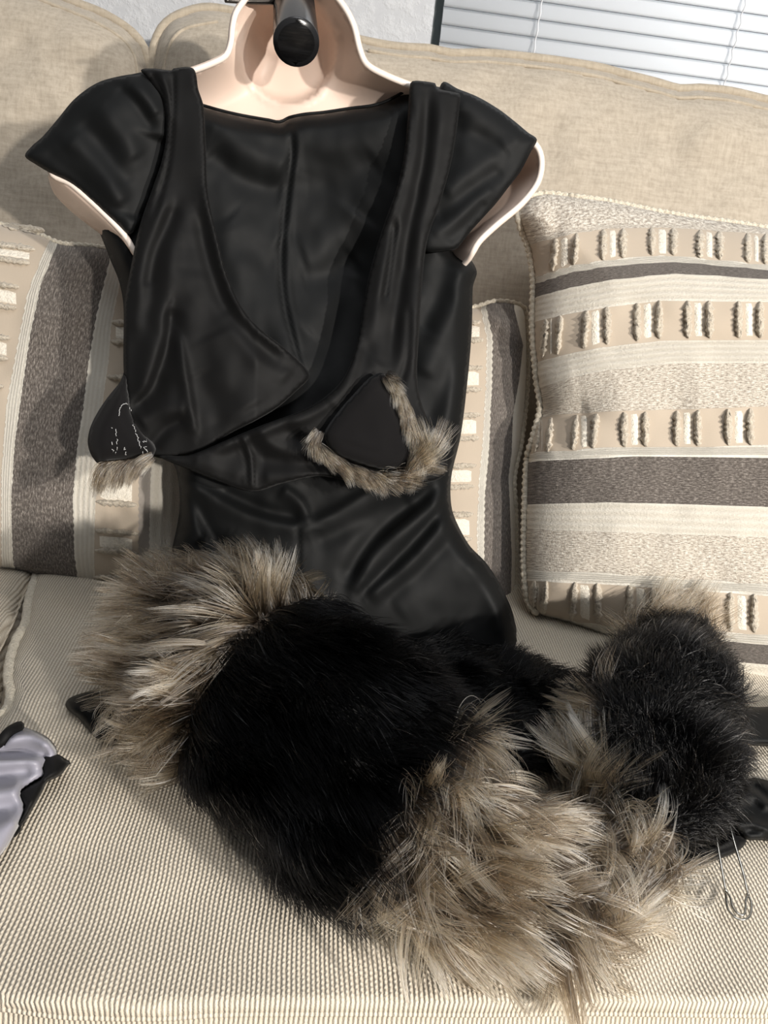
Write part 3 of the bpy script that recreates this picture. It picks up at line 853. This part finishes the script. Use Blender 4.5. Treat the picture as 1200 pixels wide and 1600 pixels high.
def body_hollow(q):
    x, y = q[:, 0], q[:, 1]
    h = -0.020*np.exp(-((x-470)/150)**2 - ((y-360)/190)**2)
    h -= 0.018*np.exp(-((x-555)/60)**2 - ((y-470)/130)**2)
    h += 0.012*np.exp(-((x-500)/200)**2 - ((y-900)/130)**2)
    return h
body_folds = [
    ([(318, 192), (350, 205), (400, 240), (448, 262)], (16, 22), 0.007), ([(325, 238), (380, 282), (445, 302)], 16, -0.006),
    ([(462, 205), (520, 222), (590, 200), (632, 168)], 22, 0.006), ([(470, 292), (520, 290), (590, 250)], 22, -0.005),
    ([(455, 200), (457, 240), (447, 320), (440, 400), (444, 470), (462, 545), (478, 600)], (3.2, 5), -0.0042),
    ([(464, 200), (466, 240), (456, 320), (450, 400), (455, 470), (472, 540)], 5, 0.002),
    ([(350, 340), (390, 430), (440, 520), (475, 590)], 26, 0.007), ([(470, 400), (520, 380), (560, 330)], 24, 0.006), ([(470, 440), (520, 425), (555, 400)], 15, -0.005),
    ([(480, 520), (515, 480), (545, 420)], 18, 0.005), ([(365, 330), (400, 360), (438, 380)], 18, 0.004),
    ([(738, 430), (700, 500), (662, 590)], 16, 0.006), ([(735, 500), (705, 570), (665, 660)], 14, -0.005), ([(732, 560), (712, 640), (680, 700)], 16, 0.006), ([(700, 400), (680, 470), (660, 520)], 14, -0.006),
    ([(280, 752), (330, 775), (390, 805), (450, 822), (482, 822)], (7, 16), 0.009), ([(340, 765), (420, 800), (470, 808)], 9, -0.006),
    ([(440, 762), (470, 785), (482, 818)], (6, 12), 0.008), ([(484, 824), (530, 800), (590, 765), (660, 745)], (8, 18), 0.008),
    ([(488, 845), (560, 820), (640, 775)], 14, -0.007), ([(552, 925), (590, 860), (640, 815), (705, 755)], (9, 16), 0.010), ([(540, 912), (575, 850), (620, 810), (690, 760)], 12, -0.010),
    ([(575, 935), (650, 870), (708, 800)], (7, 14), 0.008), ([(562, 930), (630, 862), (700, 785)], 7, -0.006), ([(600, 940), (670, 880), (715, 830)], 8, -0.003),
    ([(285, 765), (300, 810), (320, 850)], 10, 0.007), ([(300, 770), (318, 815), (345, 850)], 9, -0.006), ([(276, 840), (300, 870), (330, 875)], 14, 0.006),
    ([(740, 870), (770, 920), (800, 990)], 16, 0.005), ([(760, 900), (740, 960), (690, 990)], 14, -0.004), ([(466, 826), (466, 900)], (3, 3), -0.003), ([(620, 960), (700, 900), (742, 870)], 20, 0.004),
]
shb = Sheet(body_out, T, cloth(-0.004, body_folds, 0.050, 30, 0.0018, 61, body_hollow), 5)
shb.build('bodice', M_DRESS, dress)
# facing at the back neckline
ne = smooth_path([(300, 158), (345, 171), (380, 179), (420, 186), (437, 189), (452, 182), (475, 177), (505, 174), (545, 168), (595, 160), (641, 136)], 5)
tube('neck_binding', P(ne[:, 0], ne[:, 1]+1.5, T, shb.d(ne+np.array([0, 14]))-0.006), 0.0012, M_DRESS, dress, 8)
# sleeves
ls_out = [(238, 113), (205, 116), (178, 121), (155, 128), (133, 141), (112, 159), (90, 186), (66, 214), (50, 228), (39, 244), (56, 257), (78, 270), (112, 287), (150, 320), (180, 347), (204, 366), (226, 330), (250, 260), (268, 190), (262, 140)]
ls_folds = [([(235, 130), (190, 165), (140, 200), (95, 230)], 18, 0.004), ([(200, 128), (225, 150), (245, 180)], 9, 0.005), ([(185, 135), (215, 165), (240, 205)], 8, -0.004), ([(150, 160), (190, 210), (215, 250)], 14, 0.005),
            ([(125, 190), (165, 235), (200, 290)], 12, -0.004), ([(105, 215), (150, 260), (195, 320)], 13, 0.005), ([(250, 210), (228, 280), (205, 345)], 22, -0.012), ([(70, 235), (120, 275), (185, 335)], 8, -0.002)]
shls = Sheet(ls_out, T, cloth(0.010, ls_folds, 0.008, 30, 0.001, 71), 5)
shls.build('sleeve', M_DRESS, dress)
rs_out = [(690, 130), (716, 139), (748, 152), (780, 171), (806, 191), (825, 207), (839, 218), (830, 236), (822, 252), (812, 270), (795, 292), (775, 318), (755, 340), (735, 362), (714, 388), (700, 392), (660, 390), (652, 330), (665, 220)]
rs_folds = [([(715, 160), (760, 190), (815, 222)], 16, 0.004), ([(700, 200), (750, 215), (800, 245)], 10, -0.003), ([(690, 300), (740, 265), (800, 225)], 13, 0.005), ([(680, 340), (735, 300), (785, 265)], 10, -0.004),
            ([(675, 368), (725, 330), (770, 290)], 9, 0.004), ([(700, 380), (730, 350), (760, 315)], 8, -0.004), ([(712, 170), (700, 250), (672, 350)], 14, -0.006)]
shrs = Sheet(rs_out, T, cloth(0.010, rs_folds, 0.007, 24, 0.001, 75), 5)
shrs.build('sleeve', M_DRESS, dress)

# hood hanging down the back: two drapes from the shoulders and the low brim
hood = bpy.data.objects.new('hood', None); COL.objects.link(hood); hood.parent = dress
d1_out = [(220, 110), (238, 107), (268, 110), (271, 107), (302, 107), (310, 140), (318, 166), (322, 230), (324, 290), (330, 330), (342, 380), (352, 420), (372, 470), (400, 508), (440, 540), (470, 566), (484, 588), (462, 612), (432, 638), (398, 658), (355, 680), (312, 708), (280, 714), (250, 716),
          (226, 704), (206, 668), (196, 625), (194, 560), (194, 480), (204, 420), (219, 350), (238, 295), (253, 250), (260, 205), (254, 160), (236, 128)]
d1_folds = [([(271, 108), (270, 180), (262, 260), (240, 340)], (3, 5), -0.0035), ([(236, 115), (255, 150), (262, 190)], 6, -0.005), ([(252, 115), (262, 150), (266, 190)], 5, 0.004),
            ([(322, 290), (334, 350), (350, 420), (374, 478), (412, 518), (462, 560)], (10, 12), 0.008), ([(312, 330), (326, 400), (350, 470), (395, 530), (440, 570)], (14, 10), -0.009),
            ([(262, 300), (238, 370), (222, 430), (212, 520)], 11, 0.006), ([(275, 320), (262, 350), (240, 400), (232, 450)], 9, -0.006), ([(272, 370), (262, 450), (240, 540), (222, 620)], 13, 0.007),
            ([(268, 480), (262, 540), (236, 610), (208, 640)], (14, 6), -0.010), ([(300, 420), (285, 520), (270, 600)], 20, 0.004), ([(278, 520), (292, 600), (305, 680)], (5, 9), 0.006), ([(330, 520), (360, 580), (395, 640)], 22, 0.006),
            ([(215, 660), (250, 640), (290, 640)], 12, 0.006), ([(235, 700), (262, 668), (288, 655)], 8, -0.006), ([(360, 480), (400, 550), (455, 590)], 16, 0.006), ([(310, 580), (335, 640), (345, 670)], 14, -0.004)]
def d1_ex(q):
    x, y = q[:, 0], q[:, 1]
    return 0.012*np.clip((y-300)/350, 0, 1) - 0.020*np.clip((x-400)/80, 0, 1)*np.clip((y-450)/100, 0, 1)
shd1 = Sheet(d1_out, T, cloth(0.014, d1_folds, 0.003, 5, 0.0016, 81, d1_ex), 4.5)
shd1.build('hood_drape', M_HOOD, hood)
d2_out = [(641, 130), (650, 126), (680, 130), (683, 138), (718, 146), (720, 151), (708, 240), (690, 310), (668, 375), (660, 440), (655, 520), (652, 590), (662, 640), (690, 690), (698, 738), (660, 756), (600, 757), (545, 752), (497, 744), (440, 756), (393, 768), (340, 752), (290, 732), (249, 713),
          (290, 712), (316, 704), (362, 684), (410, 664), (470, 642), (505, 622), (535, 592), (555, 545), (565, 490), (576, 430), (598, 356), (622, 285), (634, 220)]
d2_folds = [([(655, 140), (648, 230), (628, 320), (600, 420), (582, 520)], 10, 0.006), ([(668, 150), (660, 260), (640, 360), (622, 470), (610, 560)], 8, -0.006), ([(690, 150), (680, 250), (660, 340), (645, 470), (635, 580)], 11, 0.006),
            ([(640, 180), (632, 260), (610, 340)], 5, 0.004), ([(618, 345), (608, 420), (600, 470)], 5, -0.006), ([(640, 480), (636, 560), (625, 600)], 6, -0.004), ([(560, 540), (540, 600), (490, 645), (410, 672), (330, 705)], (8, 12), 0.008),
            ([(378, 680), (392, 710), (394, 764)], (3, 8), 0.007), ([(372, 682), (384, 720), (388, 762)], (6, 3), -0.003), ([(400, 668), (430, 700), (480, 712), (520, 690)], 10, 0.007), ([(400, 720), (450, 715), (500, 722), (540, 735)], 14, -0.007),
            ([(440, 660), (470, 690), (510, 680)], 9, -0.004), ([(410, 745), (460, 742), (520, 740)], 10, 0.005), ([(300, 720), (350, 730), (380, 745)], 12, 0.004), ([(520, 640), (560, 600), (590, 560)], 14, 0.005)]
def d2_ex(q):
    x, y = q[:, 0], q[:, 1]
    return 0.024*np.clip((y-420)/240, 0, 1)
shd2 = Sheet(d2_out, T, cloth(0.014, d2_folds, 0.003, 5, 0.0016, 85, d2_ex), 4.5)
shd2.build('hood_drape', M_HOOD, hood)

# right ear
er_out = [(598, 583), (588, 584), (575, 592), (555, 613), (531, 640), (511, 667), (506, 680), (512, 697), (526, 712), (570, 729), (600, 735), (632, 730), (648, 716), (651, 700), (644, 670), (626, 625), (608, 592)]
she = Sheet(er_out, T, cloth(0.056, [([(590, 600), (575, 650), (560, 700)], 30, 0.003)], 0.012, 22, 0.0008, 91), 5)
ear_r = she.build('ear', M_FELT, hood, 0.003)
el_out = [(196, 577), (188, 596), (168, 621), (152, 645), (141, 668), (137, 690), (141, 708), (150, 722), (158, 726), (175, 722), (205, 719), (237, 716), (246, 704), (240, 690), (222, 672), (208, 650), (204, 625), (200, 600)]
shel = Sheet(el_out, T, cloth(0.040, [([(190, 610), (170, 660), (165, 710)], 22, 0.003)], 0.022, 26, 0.0008, 95), 5)
ear_l = shel.build('ear', M_FELT, hood, 0.003)
# loose pale stitches on the left ear
st = []
rs = np.random.default_rng(5)
def stitches(path, jit=1.2, gap=0.55):
    p = smooth_path(path, 4.0)
    for i in range(len(p)-1):
        if rs.random() < gap:
            a = p[i] + rs.normal(0, jit*0.5, 2); b = p[i+1] + rs.normal(0, jit*0.5, 2); mid = (a+b)/2 + rs.normal(0, jit, 2)
            qq = np.array([a, mid, b]); st.append(tube_mesh(P(qq[:, 0], qq[:, 1], T, shel.d(qq) + 0.0012), 0.00028, 5))
stitches([(186, 650), (189, 636), (197, 630), (203, 636), (205, 642)], 0.8, 0.9)
stitches([(181, 670), (183, 690), (182, 706), (179, 712)], 1.0, 0.85)
stitches([(174, 668), (174, 690), (176, 708)], 1.6, 0.5)
stitches([(208, 664), (214, 680), (219, 696), (224, 712)], 1.4, 0.8)
stitches([(228, 700), (232, 716)], 2, 0.9); stitches([(232, 684), (222, 690)], 2, 0.9); stitches([(196, 698), (198, 714)], 1.5, 0.6)
v, f = join(st); mesh_obj('loose_stitching', v, f, M_STITCH, ear_l)
def ear_fur(path, width, plane, depth, n, length, parent, seed, down=0.6, flowsign=1, spread=0.35):
    r = np.random.default_rng(seed); p = smooth_path(path, 3.0)
    t = r.uniform(0, len(p)-1.001, n); i = t.astype(int); fr_ = (t - i)[:, None]
    q = p[i]*(1-fr_) + p[i+1]*fr_; tg = unit(p[i+1]-p[i]); pr = np.stack([-tg[:, 1], tg[:, 0]], 1)
    off = r.uniform(-1, 1, n)
    q = q + pr*off[:, None]*width
    roots = P(q[:, 0], q[:, 1], plane, depth + 0.003*(1-off**2))
    q2 = q + tg*6; fl = unit(P(q2[:, 0], q2[:, 1], plane, depth) - P(q[:, 0], q[:, 1], plane, depth)) * flowsign
    q3 = q + pr*6; sd_ = unit(P(q3[:, 0], q3[:, 1], plane, depth) - P(q[:, 0], q[:, 1], plane, depth))
    nn = np.broadcast_to(plane.n, roots.shape)
    flow = fl*1.0 + sd_*(off*spread)[:, None] + np.array([0, 0, -1.0])*down*0.3
    pts, cid = grow(roots, nn, flow, np.full(n, length), 0.35, 0.5, down*0.4, 7, max(8, n//45), 0.7, None, seed, 0.18)
    return hair_obj('fur_edging', pts, tint_grey(n, 7, cid, seed, 1.05), np.full(n, 0.00022), parent)
ear_fur([(600, 587), (616, 602), (634, 640), (652, 682), (660, 712), (640, 738)], 9, T, 0.054, 1700, 0.017, ear_r, 201)
ear_fur([(500, 672), (492, 690), (510, 712), (545, 732), (590, 746), (630, 746), (660, 726)], 9, T, 0.054, 2100, 0.018, ear_r, 202)
ear_fur([(645, 728), (668, 712), (672, 700)], 10, T, 0.054, 500, 0.026, ear_r, 203, 0.3, 1, 1.2)
ear_fur([(240, 712), (215, 722), (190, 726), (160, 728)], 7, T, 0.036, 900, 0.022, ear_l, 204, 2.6, 1, 0.8)

# hem corner showing at the left of the tail, and the hem on the seat behind it
SE = Flat(SEAT_Z)
hc_out = [(102, 1101), (108, 1091), (128, 1083), (160, 1076), (280, 1085), (300, 1150), (220, 1165), (150, 1153), (135, 1136), (122, 1122), (107, 1110)]
Sheet(hc_out, SE, cloth(0.018, [([(110, 1105), (150, 1110), (200, 1120)], 8, 0.006)], 0.012, 12, 0.001, 97), 6).build('hem', M_DRESS, dress, 0.004)
hb_out = [(640, 1010), (720, 1000), (800, 1022), (850, 1038), (900, 1060), (930, 1100), (900, 1180), (780, 1200), (660, 1150)]
shh = Sheet(hb_out, SE, cloth(0.020, [([(700, 1040), (790, 1060), (880, 1090)], 12, 0.010)], 0.015, 16, 0.002, 99), 7)
hem_o = shh.build('hem', M_DRESS, dress, 0.004)
rh = np.random.default_rng(19)
qh = np.stack([rh.uniform(640, 930, 16000), rh.uniform(1000, 1200, 16000)], 1); qh = qh[inside(qh, shh.poly)]
hr = shh.at(qh[:, 0], qh[:, 1]); nh = len(hr)
hpts, hcid = grow(hr, np.broadcast_to(np.array([0.15, -0.35, 0.9]), hr.shape), np.broadcast_to(np.array([0.9, 0.1, 0.0]), hr.shape), np.full(nh, 0.022), 0.6, 0.6, 0.3, 6, nh//20, 0.4, SEAT_Z+0.003, 23, 0.25)
hair_obj('fur', hpts, tint_black(nh, 6, 29), np.full(nh, 0.00026), hem_o, M_HAIR_BLACK)

# ================================================================== TAIL
tail = thing('costume_tail', 'bushy faux fur costume tail banded black and grey brown, curled on the seat', 'tail', tuple(P(np.array([600.]), np.array([1330.]), SE)[0]))
ctl = [  # pixel centre, half width in px (with the fur), height factor
    (300, 966, 50, 1.4), (314, 980, 112, 1.3), (342, 1006, 172, 1.2), (374, 1036, 200, 1.1), (408, 1066, 208, 1.0), (470, 1122, 212, 0.95), (545, 1184, 218, 0.92), (612, 1246, 212, 0.9), (668, 1304, 196, 0.9), (738, 1346, 168, 0.9), (812, 1376, 156, 0.9), (880, 1372, 142, 0.95),
    (942, 1345, 128, 1.0), (977, 1272, 134, 1.05), (1000, 1195, 152, 1.1), (1028, 1110, 136, 1.15), (1050, 1056, 108, 1.3), (1048, 1012, 80, 1.7), (1044, 976, 52, 2.3)]
FUR = 0.027
cen = []; rad = []
for px, py, hw, hf in ctl:
    r = rays(np.array([px]), np.array([py]))[0]
    lo_, hi_ = 0.1, 1.2
    for _ in range(50):
        t = 0.5*(lo_+hi_); z_ = CAM[2] + r[2]*t - SEAT_Z; rw = hw*t/F_PX - FUR*0.75
        if z_ > max(rw, 0.01)*0.92*hf + 0.002: lo_ = t
        else: hi_ = t
    cen.append(CAM + r*t); rad.append(max(hw*t/F_PX - FUR*0.75, 0.012))
cen = np.array(cen); rad = np.array(rad)
path = smooth_path(np.hstack([cen, rad[:, None]]), 0.007)
CP, CR = path[:, :3], path[:, 3]
ds = np.linalg.norm(np.diff(CP, axis=0), axis=1); SL_ = np.concatenate([[0], np.cumsum(ds)]); TOT = SL_[-1]
ctl_s = [SL_[np.argmin(((CP - c)**2).sum(1))] for c in cen]
tan = unit(np.gradient(CP, axis=0)); UP = np.array([0, 0, 1.0])
side = unit(np.cross(tan, UP)); upv = np.cross(side, tan)
NS, NA = len(CP), 40
th = np.linspace(0, 2*math.pi, NA, endpoint=False)
def tube_pt(i_f, a):
    """surface point and normal of the tail core for running index and angle"""
    i = np.clip(i_f.astype(int), 0, NS-2); f_ = (i_f - i)[:, None]
    L = lambda A: A[i]*(1-f_) + A[i+1]*f_
    c = L(CP); sdv = unit(L(side)); uv = unit(L(upv)); tg = unit(L(tan)); rr = (CR[i]*(1-f_[:, 0]) + CR[i+1]*f_[:, 0])
    lump = 1 + 0.05*vnoise(i_f/7.0, a*1.9, 120) + 0.03*vnoise(i_f/3.0, a*4, 121)
    # round the two ends off
    s_ = SL_[i]*(1-f_[:, 0]) + SL_[i+1]*f_[:, 0]
    capA = np.sqrt(np.clip(1-(1-np.clip(s_/0.045, 0, 1))**2, 0.0004, 1)); capB = np.sqrt(np.clip(1-(1-np.clip((TOT-s_)/0.03, 0, 1))**2, 0.0004, 1))
    rr = rr*lump*capA*capB
    n = sdv*np.cos(a)[:, None] + uv*np.sin(a)[:, None]*0.92
    n_cap = unit(n) - tg*((1-capA)*1.3)[:, None] + tg*((1-capB)*1.3)[:, None]
    return c + n*rr[:, None], unit(n_cap), tg, s_
ii, aa = np.meshgrid(np.arange(NS, dtype=float), th, indexing='ij')
core, cn, _, cs = tube_pt(np.minimum(ii.ravel(), NS-1.001), aa.ravel())
core[:, 2] = np.maximum(core[:, 2], SEAT_Z + 0.0015)
# bands: 0 grey, 1 black, 2 grey, 3 black, 4 grey tip; boundaries slant with the angle round the tail
B1 = ctl_s[4] + 0.002; B2 = ctl_s[8] - 0.018; B3 = ctl_s[13] - 0.024; B4 = TOT - 0.050
def band_of(s, a):
    # cos(a) > 0 on the right-hand side of travel
    w1 = 0.012*np.cos(a); w2 = 0.010*np.cos(a); cs_ = np.clip((-np.cos(a)-0.2)/0.6, 0, 1); w3 = 0.085*cs_*cs_*(3-2*cs_) + 0.018*np.clip(np.cos(a), 0, 1)
    return (s > B1 + w1).astype(int) + (s > B2 + w2) + (s > B3 + w3) + (s > B4 - 0.03*np.clip(-np.cos(a), 0, 1))
sv_ = cs.reshape(NS, NA); quads = [[] for _ in range(5)]
for i in range(NS-1):
    for k in range(NA):
        k2 = (k+1) % NA
        b_ = int(band_of(np.array([sv_[i, k]]), np.array([th[k]]))[0])
        quads[b_].append((i*NA+k, i*NA+k2, (i+1)*NA+k2, (i+1)*NA+k))
names = ['grey_band', 'black_band', 'grey_band', 'black_band', 'grey_tip']
bands = []
for b_ in range(5):
    used = sorted({i for q_ in quads[b_] for i in q_}); mp = {g: l for l, g in enumerate(used)}
    fs = [tuple(mp[i] for i in q_) for q_ in quads[b_]]
    if b_ == 0: fs.append(tuple(mp[k] for k in range(NA)))
    o = mesh_obj(names[b_], core[used], fs, M_BACKING_BLACK if b_ in (1, 3) else M_BACKING_GREY, tail)
    o['label'] = 'black fur band' if b_ in (1, 3) else 'grey brown fur band'
    bands.append(o)
N_TRY = 190000
r = np.random.default_rng(77)
fi = r.uniform(0, NS-1.01, N_TRY); fa = r.uniform(0, 2*math.pi, N_TRY)
wgt = CR[fi.astype(int)]; keep = r.random(N_TRY) < wgt/wgt.max()
fi, fa = fi[keep], fa[keep]
rt, nr, tg, ss = tube_pt(fi, fa)
keep = (nr[:, 2] > -0.55) & (rt[:, 2] > SEAT_Z + 0.004)
fi, fa, rt, nr, tg, ss = fi[keep], fa[keep], rt[keep], nr[keep], tg[keep], ss[keep]
bd = band_of(ss + r.normal(0, 0.003, len(ss)), fa)
for b_ in range(5):
    mk = bd == b_
    rt_, nr_, tg_, fa_ = rt[mk], nr[mk], tg[mk], fa[mk]; n = len(rt_)
    if n == 0: continue
    if b_ == 0:      # first band: fur sweeps back over the end and out to both sides
        sdv = unit(np.cross(tg_, UP)); flow = -tg_*0.55 + unit(nr_*np.array([1, 1, 0.2]))*0.6
        flow[:, 2] *= 0.5
        pts, cid = grow(rt_, nr_, flow, np.full(n, 0.042), 0.45, 1.0, 0.30, 9, n//14, 0.98, SEAT_Z+0.003, 31, 0.13, 0.32)
        tint = tint_grey(n, 9, cid, 41, 0.9, 0.7, rt_); rd = np.full(n, 0.00030)
    elif b_ == 2:
        flow = tg_*0.9
        pts, cid = grow(rt_, nr_, flow, np.full(n, 0.042), 0.42, 1.15, 0.28, 9, n//15, 0.98, SEAT_Z+0.003, 33, 0.13, 0.30)
        tint = tint_grey(n, 9, cid, 43, 1.1, 0.95, rt_); rd = np.full(n, 0.00030)
    elif b_ == 4:
        flow = tg_*0.7 + np.array([0, 0, 0.6])
        pts, cid = grow(rt_, nr_, flow, np.full(n, 0.048), 0.35, 0.6, 0.0, 8, max(6, n//16), 0.95, SEAT_Z+0.003, 35, 0.25)
        tint = tint_grey(n, 8, cid, 45); rd = np.full(n, 0.00028)
    else:
        flow = tg_*0.8 + (np.array([0.25, -0.15, 0]) if b_ == 1 else np.array([-0.1, -0.3, -0.1]))
        pts, cid = grow(rt_, nr_, flow, np.full(n, 0.030), 0.62, 0.45, 0.2, 7, n//22, 0.35, SEAT_Z+0.003, 36+b_, 0.2)
        tint = tint_black(n, 7, 47+b_); rd = np.full(n, 0.00026)
    hair_obj('fur', pts, tint, rd, bands[b_], M_HAIR_BLACK if b_ in (1, 3) else M_HAIR)

# ================================================================== LOOSE CLOTHS AND PIN
shw = thing('grey_satin_cloth', 'crumpled grey satin cloth with black edging at the left of the seat', 'cloth', tuple(P(np.array([-20.]), np.array([1290.]), SE)[0]))
g_out = [(-110, 1150), (-40, 1138), (0, 1160), (16, 1142), (34, 1136), (60, 1144), (80, 1157), (90, 1176), (84, 1190), (72, 1196), (70, 1214), (50, 1226), (34, 1238), (40, 1262), (30, 1290), (0, 1338), (-60, 1390), (-120, 1400)]
g_folds = [([(-60, 1165), (0, 1158), (50, 1150), (82, 1170)], 9, 0.012), ([(-60, 1176), (0, 1178), (40, 1176), (80, 1182)], 7, -0.012), ([(-60, 1192), (0, 1190), (40, 1188), (70, 1186)], 9, 0.010), ([(-40, 1215), (10, 1212), (50, 1205)], 10, -0.006),
           ([(-40, 1245), (0, 1238), (35, 1232)], 12, 0.008), ([(-40, 1275), (0, 1265), (30, 1262)], 10, -0.005), ([(-40, 1320), (0, 1295), (25, 1280)], 12, 0.006)]
shg = Sheet(g_out, SE, cloth(0.028, g_folds, 0.016, 14, 0.001, 131), 5)
shg.build('satin_panel', M_GREYSATIN, shw)
bk_out = [(62, 1182), (76, 1176), (92, 1179), (103, 1186), (110, 1191), (104, 1200), (95, 1211), (82, 1218), (73, 1223), (66, 1238), (50, 1266), (36, 1288), (22, 1306), (28, 1285), (36, 1262), (28, 1240), (44, 1226), (64, 1212)]
Sheet(bk_out, SE, cloth(0.024, [([(80, 1185), (85, 1200), (70, 1220), (45, 1260)], 8, 0.004)], 0.012, 9, 0.001, 133), 4).build('edging', M_HOOD, shw)
ed = smooth_path([(-30, 1178), (0, 1160), (14, 1144), (30, 1135)], 5)
tube('edging', P(ed[:, 0], ed[:, 1], SE, shg.d(ed+np.array([4, 6]))+0.001), 0.0035, M_HOOD, shw, 8)

sash = thing('black_satin_sash', 'black satin sash crumpled on the seat beside the tail and the safety pin', 'sash', tuple(P(np.array([1165.]), np.array([1318.]), SE)[0]))
s_out = [(1090, 1218), (1140, 1240), (1160, 1222), (1178, 1215), (1210, 1222), (1290, 1240), (1300, 1330), (1215, 1316), (1186, 1313), (1166, 1312), (1150, 1300), (1120, 1300), (1080, 1260)]
s_folds = [([(1150, 1250), (1180, 1240), (1205, 1262)], 9, 0.008), ([(1176, 1226), (1192, 1240), (1210, 1256)], 6, -0.008), ([(1148, 1290), (1175, 1286), (1200, 1300)], 7, 0.006), ([(1165, 1298), (1190, 1300), (1210, 1314)], 5, -0.005)]
Sheet(s_out, SE, cloth(0.020, s_folds, 0.014, 12, 0.001, 141), 5).build('gathered_end', M_DRESS, sash)
l_o = [(1060, 1330), (1092, 1322), (1120, 1318), (1142, 1300), (1166, 1311), (1162, 1322), (1150, 1332), (1125, 1342), (1092, 1352), (1060, 1355)]
Sheet(l_o, SE, cloth(0.010, [([(1090, 1326), (1120, 1322), (1150, 1310)], 5, 0.004)], 0.007, 8, 0.0005, 143), 4).build('ribbon_loop', M_HOOD, sash)
o2 = [(1150, 1108), (1192, 1105), (1260, 1100), (1260, 1175), (1200, 1166), (1165, 1160)]
Sheet(o2, SE, cloth(0.022, [], 0.014, 12, 0.001, 145), 5).build('far_end', M_DRESS, sash)

pin = thing('safety_pin', 'large steel safety pin standing in the black satin sash', 'pin', tuple(P(np.array([1155.]), np.array([1436.]), SE)[0]))
def pin_pts(path, h0, h1, step=4):
    p = smooth_path(path, step); t = np.linspace(0, 1, len(p)); return P(p[:, 0], p[:, 1], SE, h0 + (h1-h0)*t)
tube('wire', pin_pts([(1114, 1280), (1122, 1325), (1129, 1365), (1134, 1393)], 0.030, 0.010), 0.0008, M_STEEL, pin, 8)
tube('wire', pin_pts([(1134, 1268), (1146, 1312), (1160, 1360), (1169, 1399)], 0.032, 0.010), 0.0008, M_STEEL, pin, 8)
v, f = join([tube_mesh(pin_pts([(1134, 1393), (1135, 1408), (1138, 1422), (1148, 1433), (1160, 1437), (1170, 1433), (1174, 1420), (1173, 1408), (1169, 1399)], 0.010, 0.010, 3), 0.00075, 8),
             tube_mesh(pin_pts([(1134, 1393), (1141, 1402), (1144, 1416), (1152, 1427), (1162, 1429), (1165, 1418), (1165, 1406), (1169, 1399)], 0.012, 0.012, 3), 0.00068, 8)])
mesh_obj('spring_loop', v, f, M_STEEL, pin)
for px, py in ((1133.5, 1391.5), (1168, 1398.5)):
    c = P(np.array([px-2., px+2.5]), np.array([py, py]), SE, 0.010)
    tube('coil', [c[0], 0.5*(c[0]+c[1]), c[1]], [0.0010, 0.0014, 0.0010], M_STEEL, pin, 8)
